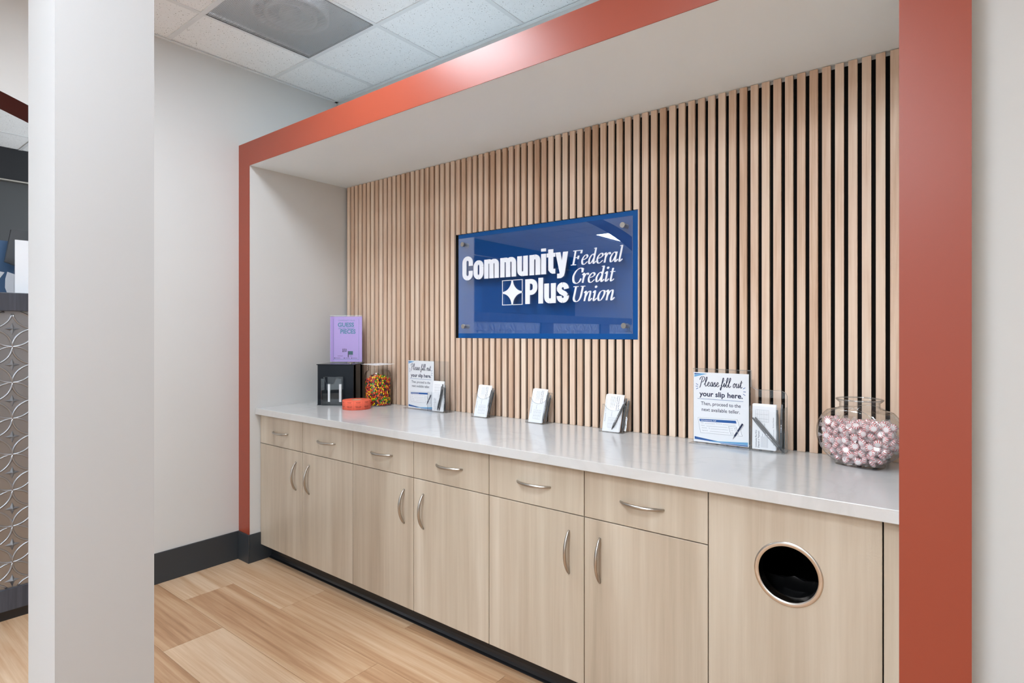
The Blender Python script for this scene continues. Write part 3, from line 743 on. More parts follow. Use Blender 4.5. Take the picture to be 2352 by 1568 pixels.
for i, p in enumerate(ang):
    q = ang[(i+1) % len(ang)]; A, B = rim(p), rim(q)
    C_, D_ = (HX+HR*math.cos(q), HZ+HR*math.sin(q)), (HX+HR*math.cos(p), HZ+HR*math.sin(p))
    for y, fl in ((-DT/2, 0), (DT/2, 1)):
        w = [(u_-c[0], y, v_-c[2]) for u_, v_ in (A, B, C_, D_)]; mb.poly(w[::-1] if not fl else w)
    mb.quad(*[(u_-c[0], y, v_-c[2]) for (u_, v_), y in ((C_, -DT/2), (D_, -DT/2), (D_, DT/2), (C_, DT/2))])
    mb.quad(*[(u_-c[0], y, v_-c[2]) for (u_, v_), y in ((A, -DT/2), (B, -DT/2), (B, DT/2), (A, DT/2))])
fp = obj('front_panel', mb, 'laminate', r, world=True, loc=c)
ring = MB().lathe([(.0925, 0), (.0918, .0022), (.089, .0036), (.083, .0036), (.0795, .0020), (.0785, -.004), (.0785, -.036), (.0800, -.036), (.0800, -.0005), (.0925, 0)], seg=64, cap0=False, cap1=False)
o = obj('steel_ring', ring, 'chrome', fp, loc=(HX, YCAB, HZ), rot=(R(90), 0, 0), world=True); smooth_angle(o, 40)
fl = front(r, 'filler_strip', b+.002, XR-.001, ZK, ZCB-.003)
wb = thing('waste_bin', 'black waste bin with a crinkled liner inside the round opening', 'bin', (-.39, 2.10, ZK+.02))
mb = MB(); 
def ringrect(w, d, z, n=10):
    pts = []
    for sx, sy in ((1, -1), (1, 1), (-1, 1), (-1, -1)): pts.append((sx*w, sy*d, z))
    return pts
l0, l1, l2, l3 = ringrect(.14, .17, 0), ringrect(.165, .20, .50), ringrect(.160, .195, .50), ringrect(.135, .165, .02)
for A, B in ((l0, l1), (l1, l2), (l2, l3)):
    for i in range(4): mb.quad(A[i], A[(i+1) % 4], B[(i+1) % 4], B[i])
mb.poly(l0[::-1]); mb.poly(l3)
obj('bucket', mb, 'blackplastic', wb)
rng = random.Random(3); mb = MB(); per = []
for i in range(4):
    A, B = ringrect(.167, .203, 0)[i], ringrect(.167, .203, 0)[(i+1) % 4]
    for k in range(12): per.append((A[0]+(B[0]-A[0])*k/12, A[1]+(B[1]-A[1])*k/12))
rows = []
for z, s in ((.40, 1.02), (.44, 1.03), (.475, 1.02), (.508, 1.012), (.506, .985), (.47, .955), (.42, .93), (.34, .90), (.22, .86)):
    rows.append([(x*s*(1+rng.uniform(-.02, .02)), y*s*(1+rng.uniform(-.02, .02)), z+rng.uniform(-.008, .008)) for x, y in per])
for A, B in zip(rows[:-1], rows[1:]):
    for i in range(len(per)): j = (i+1) % len(per); mb.quad(A[i], A[j], B[j], B[i])
obj('bin_liner', mb, 'blackbag', wb)
# toe kick with a coved vinyl base
kick = MB(); prof = [(YK+.02, 0), (YK+.02, .094), (YK+.006, .094), (YK+.006, .028), (YK+.003, .016), (YK-.004, .008), (YK-.013, .004), (YK-.013, 0)]
n = len(prof)
for i in range(n):
    p, q = prof[i], prof[(i+1) % n]; kick.quad((XI+TB, p[0], p[1]), (XR, p[0], p[1]), (XR, q[0], q[1]), (XI+TB, q[0], q[1]))
tk = struct('trim_2', kick, 'blackkick', 'black coved toe kick under the base cabinets')

# ================================================================== PRINTED POSTER "Please fill out your slip here."
SCR = {  # cursive strokes, x-height 1
 'P': (1.5, [(.80, 2.0), (.62, 1.2), (.36, .1), (.22, -.38)], [(.12, 1.45), (.22, 1.85), (.62, 2.18), (1.12, 2.15), (1.36, 1.75), (1.12, 1.2), (.72, .92), (.55, 1.0)]),
 'l': (.66, [(-.2, .35), (.25, 1.0), (.52, 1.85), (.42, 2.15), (.24, 1.8), (.12, .8), (.16, .12), (.36, .0), (.66, .32)]),
 'e': (.78, [(-.05, .3), (.30, .48), (.52, .78), (.38, 1.0), (.16, .74), (.12, .3), (.32, .0), (.58, .08), (.80, .36)]),
 'a': (.90, [(.66, .82), (.44, 1.0), (.16, .72), (.10, .26), (.26, .0), (.48, .22), (.66, .92), (.62, .3), (.70, .02), (.92, .34)]),
 's': (.66, [(-.05, .3), (.28, .98), (.34, .62), (.46, .26), (.30, .0), (.04, .10)], [(.28, .0), (.48, .05), (.70, .34)]),
 'f': (.62, [(-.05, .25), (.30, .9), (.58, 1.75), (.50, 2.1), (.34, 1.8), (.20, .8), (.06, -.4), (-.06, -.72), (-.16, -.42), (.05, .02), (.34, .10), (.62, .34)]),
 'i': (.55, [(-.05, .3), (.22, .95), (.14, .3), (.22, .02), (.55, .34)], [(.30, 1.42), (.34, 1.50)]),
 'o': (.82, [(.46, .98), (.18, .76), (.10, .28), (.30, .0), (.56, .26), (.60, .74), (.44, .98), (.52, .72), (.84, .74)]),
 'u': (.92, [(.02, .8), (.12, .95), (.08, .3), (.20, .0), (.46, .26), (.64, .95), (.58, .3), (.68, .02), (.94, .34)]),
 't': (.62, [(-.05, .3), (.22, .95), (.38, 1.65), (.20, .5), (.22, .1), (.36, .0), (.60, .24)], [(-.02, 1.12), (.62, 1.22)]),
 ' ': (.50,),
}
def script(mb, word, x0, x1, zb, xh, y, mi, wid=.112):
    pen = 0; ss = []
    for ch in word:
        d = SCR[ch]; ss += [[(p[0]+pen, p[1]) for p in crom(s, 6)] for s in d[1:]]; pen += d[0]
    k = (x1-x0)/pen; q = []
    for s in ss:
        p = [(x0+a*k+b*xh*.06, zb+b*xh) for a, b in s]; w = wid*xh
        q += stroke(p, lambda nx, nz: w*(.42+.34*abs(nx)))
        for c in (p[0], p[-1]): q.append(tuple((c[0]+w*.6*math.cos(math.pi/2*i+.78), c[1]+w*.6*math.sin(math.pi/2*i+.78)) for i in range(4)))
    put_quads(mb, q, lambda a, b: (a, b), y, mi)
def poster(parent, x0, z0, w, h, y):
    """paper sheet facing -y with its print as thin flat ink shapes"""
    sh = obj('poster_sheet', bx(x0, x0+w, y, y+.0006, z0, z0+h), 'paper', parent)
    U = lambda u: x0+u*w; V = lambda v: z0+(1-v)*h
    P = lambda mb, pts, yy, mi: mb.poly([(U(a), yy, V(b)) for a, b in pts], mi)
    mb = MB(); y1 = y-.0002; y2 = y-.0004; y3 = y-.0006
    # materials: 0 navy 1 midblue 2 skyblue 3 grey 4 paper
    P(mb, [(.015, .035), (.015, .014), (.15, .016), ], y1, 1); P(mb, [(.015, .07), (.015, .04), (.14, .016), (.26, .018)], y1, 2)
    n = 14
    for k in range(n):
        a, b = .02+.965*k/n, .02+.965*(k+1)/n
        f1 = lambda u: .928+.062*(1-(1-u)**2)-.018*u*u*0; g1 = lambda u: .962+.016*math.sin(u*math.pi*.9)
        t1 = lambda u: .945+.035*math.sin(u*2.6)-.012*u; t2 = lambda u: .965+.026*math.sin(u*2.2)
        P(mb, [(a, .925+.055*math.sin(min(a*1.7, 1.57))), (a, .965+.022*math.sin(a*1.57)), (b, .965+.022*math.sin(b*1.57)), (b, .925+.055*math.sin(min(b*1.7, 1.57)))], y1, 1) if b < .55 else P(mb, [(a, .985-.018*(a-.5)), (a, .992), (b, .992), (b, .985-.018*(b-.5))], y1, 1)
        if a > .25: P(mb, [(a, .972-.055*(a-.25)**1.2), (a, .982-.012*(a-.25)), (b, .982-.012*(b-.25)), (b, .972-.055*(b-.25)**1.2)], y2, 2)
    script(mb, 'Please fill out', U(.105), U(.885), V(.197), h*.062, y1, 0)
    text(mb, 'your slip here.', U(.11), U(.895), V(.340), h*.070, y1, 0, .026)
    P(mb, [(.075, .377), (.075, .382), (.905, .382), (.905, .377)], y1, 1)
    text(mb, 'Then, proceed to the', U(.14), U(.86), V(.468), h*.050, y1, 0, .008)
    text(mb, 'next available teller.', U(.155), U(.845), V(.553), h*.050, y1, 0, .008)
    for u, v, du, dv in ((.045, .165, .04, .018), (.04, .205, .042, 0), (.05, .245, .038, -.018), (.90, .205, .04, -.018), (.905, .245, .045, 0), (.90, .275, .04, .02)):
        q = stroke([(U(u), V(v)), (U(u+du), V(v+dv))], lambda a, b: .0011); put_quads(mb, q, lambda a, b: (a, b), y1, 1)
    # withdrawal slip drawing, slightly tilted
    A, B, C_, D_ = (.085, .655), (.80, .635), (.885, .855), (.135, .865)
    def S(s, t_):
        return ((A[0]*(1-s)+B[0]*s)*(1-t_)+(D_[0]*(1-s)+C_[0]*s)*t_, (A[1]*(1-s)+B[1]*s)*(1-t_)+(D_[1]*(1-s)+C_[1]*s)*t_)
    def band(s0, t0, s1, t1, mi, yy=y2): P(mb, [S(s0, t0), S(s0, t1), S(s1, t1), S(s1, t0)], yy, mi)
    band(-.006, -.012, 1.006, 1.014, 3, y1); band(0, 0, 1, 1, 4)
    band(.03, .07, .955, .24, 1, y3)
    fS = lambda x, z: (lambda p: (U(p[0]), V(p[1])))(S(x, 1-z))
    text(mb, 'WITHDRAWAL SLIP', .06, .46, .80, .075, y3-.0002, 4, .01, f=fS)
    for s0, t_, wd, a, b in (('Date', .36, .07, .15, .41), ('Account #', .36, .14, .60, .92), ('Name', .53, .08, .18, .70), ('Amount     $', .69, .20, .27, .70), ('Signature', .86, .14, .24, .70)):
        x_ = .05 if s0 != 'Account #' else .44
        text(mb, s0, x_, x_+wd, 1-t_, .055, y3, 3, 0, f=fS); band(a, t_-.004, b, t_+.008, 3, y3)
    band(.735, .45, .925, .93, 3, y3); band(.742, .465, .918, .915, 4, y3-.0001)
    for k, s0 in enumerate(('Cash', 'Check', 'Other')):
        text(mb, s0, .76, .83, 1-(.60+.13*k), .05, y3-.0003, 3, 0, f=fS); band(.86, .545+.13*k, .90, .605+.13*k, 3, y3-.0003); band(.866, .553+.13*k, .894, .597+.13*k, 4, y3-.0004)
    # drawn pen
    T, E_ = (.895, .685), (.72, .915)
    q = stroke([(U(T[0]), V(T[1])), (U(.80), V(.81)), (U(.755), V(.868))], lambda a, b: .0034); put_quads(mb, q, lambda a, b: (a, b), y3-.0006, 0)
    mb.poly([(U(.755)-.0026, y3-.0006, V(.868)+.0020), (U(E_[0]), y3-.0006, V(E_[1])), (U(.755)+.0026, y3-.0006, V(.868)-.0020)], 3)
    q = stroke([(U(.915), V(.70)), (U(.86), V(.775))], lambda a, b: .0007); put_quads(mb, q, lambda a, b: (a, b), y3-.0008, 3)
    q = stroke([(U(.812), V(.796)), (U(.800), V(.811))], lambda a, b: .0036); put_quads(mb, q, lambda a, b: (a, b), y3-.0008, 3)
    obj('print', mb, ['navy', 'midblue', 'skyblue', 'greyink', 'paper'], sh)
def slip_print(mb, w, h, y, flip=False):
    """bank slip print: lettering runs along the long side; drawn for a w x h upright slip with its origin at bottom centre"""
    # long axis coordinate L in 0..h, short coordinate S in 0..w (0 = left)
    f = (lambda L, S: (w/2-S, h-L)) if flip else (lambda L, S: (S-w/2, L))
    g = lambda x, z: f(x, z) 
    # reading left to right along L; the top of the text faces decreasing S
    G = lambda x, z: f(x, w-z)
    text(mb, 'Community Plus FCU', .006, .072, w*.80, .0056, y, 0, .012, f=G)
    text(mb, 'Deposit or Payment', .006, .070, w*.69, .0056, y, 0, .012, f=G)
    for k in range(6):
        q = [(.008, w*(.60-.055*k)), (.008, w*(.612-.055*k)), (.05+.01*(k % 2), w*(.612-.055*k)), (.05+.01*(k % 2), w*(.60-.055*k))]
        mb.poly([(lambda p: (p[0], y, p[1]))(G(*c)) for c in (q if not flip else q)], 1)
    text(mb, 'Account Number', .085, .125, w*.08, .004, y, 0, 0, f=G)
    x0, x1, s0, s1 = .105, .150, w*.30, w*.86
    for k in range(8):
        s = s0+(s1-s0)*k/7; mb.poly([(lambda p: (p[0], y, p[1]))(G(*c)) for c in ((x0, s-.0002), (x0, s+.0003), (x1, s+.0003), (x1, s-.0002))], 1)
    for k in range(4):
        x = x0+(x1-x0)*(0, .25, .62, 1)[k]; mb.poly([(lambda p: (p[0], y, p[1]))(G(*c)) for c in ((x-.0002, s0), (x-.0002, s1), (x+.0003, s1), (x+.0003, s0))], 1)
    text(mb, 'TOTAL DEPOSIT', .078, .10, w*.45, .0035, y, 1, 0, f=G)
    text(mb, 'PLEASE PRINT NAME AND DATE', .02, .08, w*.06, .0032, y, 1, 0, f=G)
def slips(label, loc, rz, w, h, tilt, flip, n=3, fan=0.):
    t = thing('slip_stack', label, 'paper slips', loc, rz, 'stacks of deposit slips')
    for k in range(n):
        o = obj('slip', bx(-w/2, w/2, k*.0016, k*.0016+.0011, 0, h), 'paper', t, rot=(-tilt, fan*k, 0), loc=(.0012*k, 0, .0012*k))
        if k == 0:
            mb = MB(); slip_print(mb, w, h, -.0002, flip); obj('print', mb, ['navy', 'greyink'], o)
    return t
def pen(label, a, b, dark=False, marks=True):
    """ballpoint pen with its push end at a and its tip at b"""
    a, b = Vector(a), Vector(b); d = b-a; L = d.length
    t = bpy.data.objects.new('pen', None); COL.objects.link(t); t.location = a; t.empty_display_size = .02
    t.rotation_mode = 'QUATERNION'; t.rotation_quaternion = Vector((0, 0, -1)).rotation_difference(d.normalized())
    tag(t, label, 'pen', 'grey ballpoint pens')
    o = obj('barrel', MB().lathe([(.0030, -.014), (.0042, -.016), (.0050, -.05), (.0052, -L+.03), (.0046, -L+.020)], seg=14), 'greyplastic' if not dark else 'darkgrey', t); smooth_angle(o)
    o = obj('push_button', MB().lathe([(.0032, 0), (.0034, -.001), (.0034, -.0145)], seg=12), 'greyplastic', t); smooth_angle(o)
    o = obj('tip', MB().lathe([(.0046, -L+.020), (.0016, -L+.004), (.0006, -L)], seg=12), 'darkgrey', t); smooth_angle(o)
    obj('clip', bx(-.0016, .0016, -.0085, -.0072, -.055, -.012).box(-.0016, .0016, -.0075, -.003, -.016, -.012), 'greyplastic', t)
    if marks:
        mb = MB()
        for k, (z, l) in enumerate(((.075, .006), (.084, .009), (.095, .004), (.101, .003))): mb.box(-.0010, .0010, -.0056, -.0052, -z-l, -z)
        obj('print', mb, 'white', t)
    return t
def panel(x0, x1, y0, y1, z0, z1): return bx(x0, x1, y0, y1, z0, z1, 0, 1)
CLR = ['acrylic', 'edge']
# ---- right-hand holder (portrait poster with a slip pocket at its right)
h = thing('sign_holder', 'larger clear sign holder with fill-out poster, beside the peppermint bowl', 'sign holder', (-.685, 2.335, ZCT), 0, 'clear poster holders with slip pockets')
obj('base', panel(-.180, .180, -.050, .046, .0003, .0035), CLR, h)
obj('front_plate', panel(-.175, .052, -.0135, -.0110, .0035, .303), CLR, h)
obj('back_plate', MB().prism([(-.175, .0035), (.182, .0035), (.182, .215), (.176, .226), (.164, .232), (.075, .232), (.058, .240), (.052, .303), (-.175, .303)], -.0090, -.0065, 'y'), 'acrylic', h)
e = MB()
for x, z in ((.052, .303),): e.box(-.175, .052, -.0140, -.0060, .303, .306).box(.052, .0545, -.014, -.006, .24, .306)
e.tube([(.058, -.0078, .240), (.075, -.0078, .232), (.164, -.0078, .232), (.176, -.0078, .226), (.182, -.0078, .215), (.182, -.0078, .004)], .0012, 5)
obj('polished_edge', e, 'edge', h)
poster(h, -.1735, .005, .2185, .2850, -.0106)
p = MB().box(.0565, .182, -.042, -.0395, .0035, .172, 0, 1).box(.0565, .059, -.0395, -.0145, .0035, .172, 0, 1).box(.1795, .182, -.0395, -.0065, .0035, .172, 0, 1).box(.059, .1795, -.0395, -.009, .0036, .006, 0, 1)
obj('pocket', p, CLR, h)
slips('white slips behind two crossed pens in the larger sign holder pocket', (-.5815, 2.308, ZCT+.0065), 0, .0840, .171, R(2), False)
pen('grey pen lying diagonally across the slips in the larger holder', (-.6200, 2.299, 1.0400), (-.5155, 2.299, .9240))
pen('second grey pen crossing the slips diagonally, beside the first, larger holder', (-.6120, 2.3055, 1.0410), (-.5120, 2.3055, .9230), marks=False)
pen('upright grey pen with white print at the right edge of the larger holder', (-.5175, 2.312, 1.0965), (-.5215, 2.312, .9225), True)
pen('shorter leaning pen next to the upright one in the larger holder', (-.5360, 2.318, 1.0740), (-.5330, 2.318, .9225), marks=False)
# ---- left-hand holder
h = thing('sign_holder', 'smaller clear sign holder with fill-out poster, right of the candy jar', 'sign holder', (-2.43, 2.33, ZCT), 0, 'clear poster holders with slip pockets')
obj('base', panel(-.185, .178, -.032, .036, .0003, .0030), CLR, h)
obj('front_plate', panel(-.163, .172, -.0150, -.0125, .0030, .2885), CLR, h)
obj('back_plate', panel(-.163, .172, -.0105, -.0080, .0030, .2885), CLR, h)
poster(h, -.1600, .004, .2180, .2820, -.0122)
p = MB().box(.040, .172, -.048, -.0458, .003, .112, 0, 1).box(.040, .0422, -.0458, -.0155, .003, .112, 0, 1).box(.1698, .172, -.0458, -.0155, .003, .112, 0, 1).box(.0422, .1698, -.0458, -.0155, .0031, .0055, 0, 1)
obj('pocket', p, CLR, h)
slips('white slips in the pocket of the smaller sign holder', (-2.3250, 2.300, ZCT+.006), 0, .0860, .168, R(3), False)
pen('grey pen slanting across the smaller sign holder pocket', (-2.2750, 2.2935, 1.0600), (-2.3150, 2.2880, .9240), True, False)
pen('second slanting pen behind the first in the smaller sign holder pocket', (-2.2830, 2.2995, 1.0750), (-2.3080, 2.2955, .9240), marks=False)
pen('upright dark pen with white print in the smaller sign holder pocket', (-2.2690, 2.3060, 1.0700), (-2.2685, 2.3010, .9240), True)
# ---- three small leaning slip pockets
def slip_pocket(x, y, rz, label, dip_white):
    h = thing('slip_pocket', label, 'brochure holder', (x, y, ZCT), rz, 'small clear slip pockets')
    w = .059; H = .122; HB = .150; ft = .036; bt = .036      # tilt of front and back over their heights
    def sl_(z, y0, H_): return y0+ft*z/H_
    fr_ = MB(); n = 14; top = []
    for k in range(n+1):
        u = -1+2*k/n; top.append((u*w, H-.026*max(0., 1-(u/.82)**2)**.7))
    for k in range(n):
        (a, za), (b, zb_) = top[k], top[k+1]
        for yo in (0, .002): fr_.quad((a, yo, .0025), (b, yo, .0025), (b, yo+ft*zb_/H, zb_), (a, yo+ft*za/H, za))
    obj('front_panel', fr_, 'acrylic', h)
    ed = MB().tube([(a, .001+ft*z/H, z) for a, z in top], .0011, 5); obj('polished_edge', ed, 'edge', h)
    obj('back_panel', MB().prism([(.034, .0025), (.0365, .0025), (.0365+bt, HB), (.034+bt, HB)], -w, w, 'x'), 'acrylic', h)
    for s in (-w, w-.002): obj('side_panel', MB().prism([(.002, .0025), (.034, .0025), (.034+bt*H/HB, H), (ft+.002, H)], s, s+.002, 'x'), 'acrylic', h)
    obj('base', panel(-w, w, 0, .068, .0003, .0028), CLR, h)
    fe = MB()
    for s in (-w, w):
        fe.tube([(s, .001, .002), (s, .001+ft, H)], .0008, 4); fe.tube([(s, .035, .002), (s, .035+bt, HB)], .0008, 4)
    fe.tube([(-w, .035+bt, HB), (w, .035+bt, HB)], .0008, 4); fe.tube([(-w, .0005, .0015), (w, .0005, .0015)], .0009, 4)
    obj('corner_edges', fe, 'edge', h)
    return h
for i, (x, y, rz, lab, sl_, pens) in enumerate((
    (-2.0030, 2.290, 0, 'small clear slip pocket nearest the smaller sign holder', 'slips in the small pocket nearest the smaller sign holder', [((.047, 1.0), (.026, .0)), ((.051, .94), (.036, 0))]),
    (-1.6560, 2.308, R(-3), 'middle one of the three small clear slip pockets', 'slips in the middle small slip pocket', [((.046, .98), (.036, 0)), ((.054, .90), (.046, 0))]),
    (-1.2340, 2.308, 0, 'small clear slip pocket nearest the larger sign holder', 'slips in the small pocket nearest the larger sign holder', [((.052, .90), (.0, .06)), ((.046, .98), (.042, 0)), ((.055, .92), (.050, 0))]))):
    slip_pocket(x, y, rz, lab, i == 2)
    c, s_ = math.cos(rz), math.sin(rz)
    W_ = lambda lx, ly, lz: (x+lx*c-ly*s_, y+lx*s_+ly*c, ZCT+lz)
    slips('white deposit '+sl_, W_(-.008, .0125, .0035), rz, .083, .168, R(14.5), True, 4, R(.5))
    for k, ((ax, ah), (bx_, bh)) in enumerate(pens):
        z1_, z0_ = .155*ah, .004+.155*bh
        yy = .0185+.0095*k if i != 2 or k else .0075
        o_ = lambda z: yy+.040*z/.155
        pen('grey pen %s in the small pocket %s' % (('tilted across the front' if i == 2 else 'closest to the slips', 'upright behind the slips', 'rearmost')[k], ('nearest the smaller sign holder', 'in the middle', 'nearest the larger sign holder')[i]), W_(ax, o_(z1_), z1_), W_(bx_, o_(z0_), z0_), k == 1, k != 1)

# ================================================================== BALLOT BOX with header sign
bb = thing('entry_box', 'black acrylic entry box with a lavender header sign in the alcove corner', 'box', (-3.141, 2.067, ZCT), R(32.6))
W, D, H = .230, .180, .250
obj('front_wall', panel(0, W, 0, .003, .003, H), ['blackbox', 'blackbox'], bb)
obj('side_wall', bx(W-.003, W, .003, D, .003, H), 'smoke', bb); obj('side_wall', bx(0, .003, .003, D, .003, H), 'smoke', bb)
obj('back_wall', bx(.003, W-.003, D-.003, D, .003, H), 'smoke', bb)
obj('bottom', bx(-.003, W+.003, -.003, D, .0003, .003), 'blackbox', bb)
obj('lid', bx(-.006, W+.004, -.005, D+.002, H, H+.005), 'blackbox', bb, bevel=.001)
lk = MB().lathe([(.008, 0), (.008, .006), (.006, .008)], (W-.035, .045, H+.005), 20); o = obj('lock', lk, 'steel', bb); smooth_angle(o)
pp = MB(); pw = .128
ol = [(0, 0), (pw, 0), (pw, .163), (.112, .163), (.093, .163), (.079, .128), (.035, .128), (.021, .163), (0, .163)]
cells = [((0, 0), (pw, 0), (pw, .128), (0, .128)), ((0, .128), (.035, .128), (.021, .163), (0, .163)), ((.079, .128), (pw, .128), (pw, .163), (.093, .163))]
bp = obj('brochure_pocket', MB().box(0, pw, -.006, -.004, .004, .172, 0, 1), CLR, bb, loc=(.038, 0, .004))
fp_ = MB()
for q in cells: fp_.prism(q, -.034, -.032, 'y')
fp_.box(0, .002, -.032, -.006, 0, .163).box(pw-.002, pw, -.032, -.006, 0, .163).box(0, pw, -.034, -.004, -.0035, 0)
obj('clear_front', fp_, 'acrylic', bp)
ee = MB().tube([(0, -.033, 0), (0, -.033, .163), (.021, -.033, .163), (.035, -.033, .128), (.079, -.033, .128), (.093, -.033, .163), (pw, -.033, .163), (pw, -.033, 0)], .0009, 4)
ee.tube([(0, -.033, .163), (.010, -.005, .172), (.05, -.005, .172), (.05, -.005, 0)], .0008, 4).tube([(pw, -.033, .163), (pw, -.005, .172), (.092, -.005, .172)], .0008, 4)
obj('polished_edge', ee, 'edge', bp)
obj('adhesive_strip', bx(.031, .045, -.0075, -.006, .018, .128), 'whiteplastic', bp); obj('adhesive_strip', bx(.103, .119, -.0075, -.006, .018, .128), 'whiteplastic', bp)
# header: lavender poster in a clear sleeve standing on the rear of the lid
hd = obj('header_frame', MB().box(.012, .229, .155, .1575, H+.005, H+.310, 0, 1).box(.012, .229, .1625, .165, H+.005, H+.310, 0, 1).box(.012, .229, .155, .165, H+.310, H+.313, 1, 1), CLR, bb)
sh = obj('lavender_sheet', bx(.014, .227, .1585, .1595, H+.012, H+.305), 'lilac', bb)
mb = MB(); y = .1583; U = lambda u: .014+.213*u; V = lambda v: H+.012+.293*(1-v)
rect = lambda u0, v0, u1, v1, mi, yy=y: mb.poly([(U(u0), yy, V(v1)), (U(u1), yy, V(v1)), (U(u1), yy, V(v0)), (U(u0), yy, V(v0))], mi)
text(mb, 'COMMUNITY PLUS', U(.25), U(.77), V(.10), .008, y, 2, 0)
text(mb, 'GUESS', U(.24), U(.75), V(.225), .026, y, 0, .035); text(mb, 'HOW MANY', U(.27), U(.77), V(.285), .013, y, 0, 0); text(mb, 'PIECES', U(.32), U(.80), V(.375), .026, y, 0, .035)
for a in ((.095, .945, .905, .951), (.095, .05, .101, .951), (.899, .05, .905, .951)): rect(*a, 2)
text(mb, '$50', U(.38), U(.52), V(.78), .020, y, 1, .02)
rect(.555, .765, .715, .845, 3); rect(.555, .765, .585, .90, 1)
for u in (.13, .43, .66): rect(u, .91, u+.03, .93, 1); rect(u+.045, .915, u+.19, .922, 1); 
rect(.23, .87, .40, .876, 1); rect(.60, .87, .70, .876, 1)
obj('print', mb, ['teal', 'deepviolet', 'teal', 'deepteal'], sh)

# ================================================================== TICKET ROLL
tr = thing('ticket_roll', 'flat roll of coral raffle tickets in front of the entry box and jar', 'ticket roll', (-2.814, 2.114, ZCT))
RR, TH = .0815, .054
o = obj('paper_roll', MB().lathe([(.029, .001), (RR-.001, .0005), (RR, .0015), (RR, TH-.001), (RR-.001, TH), (.029, TH-.001), (.029, .001)], seg=72, cap0=False, cap1=False), 'coral', tr); smooth_angle(o, 50)
o = obj('card_core', MB().lathe([(.026, .001), (.029, .001), (.029, TH), (.026, TH), (.026, .001)], seg=40, cap0=False, cap1=False), 'card', tr); smooth_angle(o, 50)
mb = MB(); step = .0525/RR
for k in range(-3, 4):
    a0 = math.atan2(-.6, .8)+k*step+.12
    def wrap(s, z0, hgt, wid, bold):
        vs, fs = font_polys(s, bold); x_a = min(v[0] for v in vs); x_b = max(v[0] for v in vs); kk = wid/(x_b-x_a)
        mb.add([((RR+.0002)*math.cos(a0+((v[0]-x_a)*kk-wid/2)/RR), (RR+.0002)*math.sin(a0+((v[0]-x_a)*kk-wid/2)/RR), z0+v[1]*hgt/.7) for v in vs], fs)
    wrap('TICKET', .040, .0075, .026, .0); wrap('KEEP THIS', .0195, .0042, .034, .02); wrap('COUPON', .0135, .0042, .027, .02); wrap('ADMIT ONE', .031, .0022, .034, 0); wrap('TICKET', .003, .0035, .026, .0)
    for sgn in (-.5, .5):
        a = a0+sgn*step; n_ = .0002/RR
        mb.add([((RR+.00015)*math.cos(a+q), (RR+.00015)*math.sin(a+q), z) for q, z in ((-n_, .002), (n_, .002), (n_, TH-.002), (-n_, TH-.002))], [(0, 1, 2, 3)])
obj('print', mb, 'coraldark', tr)

# ================================================================== CANDY JAR
jar = thing('candy_jar', 'tall clear glass jar full of small coloured candies beside the entry box', 'jar', (-2.849, 2.301, ZCT))
prof = [(.060, .001), (.074, .001), (.0795, .006), (.081, .016), (.081, .185), (.0775, .200), (.068, .212), (.0605, .219), (.0600, .224), (.0635, .226), (.0600, .230), (.0600, .238), (.0635, .241), (.0600, .245), (.0600, .252)]
o = obj('glass_body', MB().lathe(prof, seg=64, cap1=False), 'glass', jar, smooth=True)
o = obj('base_rim', MB().lathe([(.072, .0004), (.078, .003), (.0792, .007), (.076, .0055), (.072, .0004)], seg=64, cap0=False, cap1=False), 'edge', jar, smooth=True)
cd = MB(); cd.add([(-.098, -.060, .0012), (.080, -.085, -.0005), (.098, .045, .004), (-.07, .070, .0035), (0, 0, .002), (-.098, -.060, .0018), (.080, -.085, .0001), (.098, .045, .0046), (-.07, .070, .0041), (0, 0, .0026)], [(1, 0, 4), (2, 1, 4), (3, 2, 4), (0, 3, 4), (5, 6, 9), (6, 7, 9), (7, 8, 9), (8, 5, 9), (0, 1, 6, 5), (1, 2, 7, 6), (2, 3, 8, 7), (3, 0, 5, 8)])
cs = thing('card_sheet', 'white printed card lying loose over the mouth of the candy jar', 'card', (-2.843, 2.303, ZCT+.2525), R(0))
obj('card', cd, 'paper', cs)
mb = MB(); rng = random.Random(5)
for k in range(16):
    x, y = rng.uniform(-.06, .06), rng.uniform(-.05, .045); mb.poly([(x, y, .0052), (x+.012, y+.002, .0052), (x+.012, y+.007, .0052), (x, y+.005, .0052)])
obj('print', mb, 'navy', cs)
def candy_mesh(col):
    r = .0068; prof = [(r*math.cos(a), r*.72*math.sin(a)) for a in [math.pi*(-.5+i/6) for i in range(1, 6)]]
    me = MB().lathe(prof, seg=9).mesh('candy', col); me.polygons.foreach_set('use_smooth', [True]*len(me.polygons)); return me
cols = ['c_red', 'c_orange', 'c_yellow', 'c_green', 'c_purple']; cm = {c: candy_mesh(c) for c in cols}
cn = {'c_red': 'red', 'c_orange': 'orange', 'c_yellow': 'yellow', 'c_green': 'green', 'c_purple': 'dark purple'}
rng = random.Random(11); cells = []; dz = .0098; RJ = .0725
for layer in range(int(.196/dz)):
    z = .0085+layer*dz
    for ring in range(6):
        r = RJ-ring*.0134; n_ = max(1, int(2*math.pi*r/.0142)); ph = rng.uniform(0, 6.28)
        for k in range(n_):
            a = ph+2*math.pi*k/n_; zz = z+rng.uniform(-.003, .003)
            top = .186+.012*math.cos(a*2+1)-.010*(r/RJ)
            rr = r+rng.uniform(-.002, .001)
            if zz < top and (r < .06 or zz < .184): cells.append((rr*math.cos(a), rr*math.sin(a), zz, ring, zz > top-.016))
view = (2.849/3.66, -2.301/3.66)
def vis(c): return (c[3] == 0 and c[0]*view[0]+c[1]*view[1] > -.012) or (c[4] and c[3] > 0 and c[0]*view[0]+c[1]*view[1] > .0)
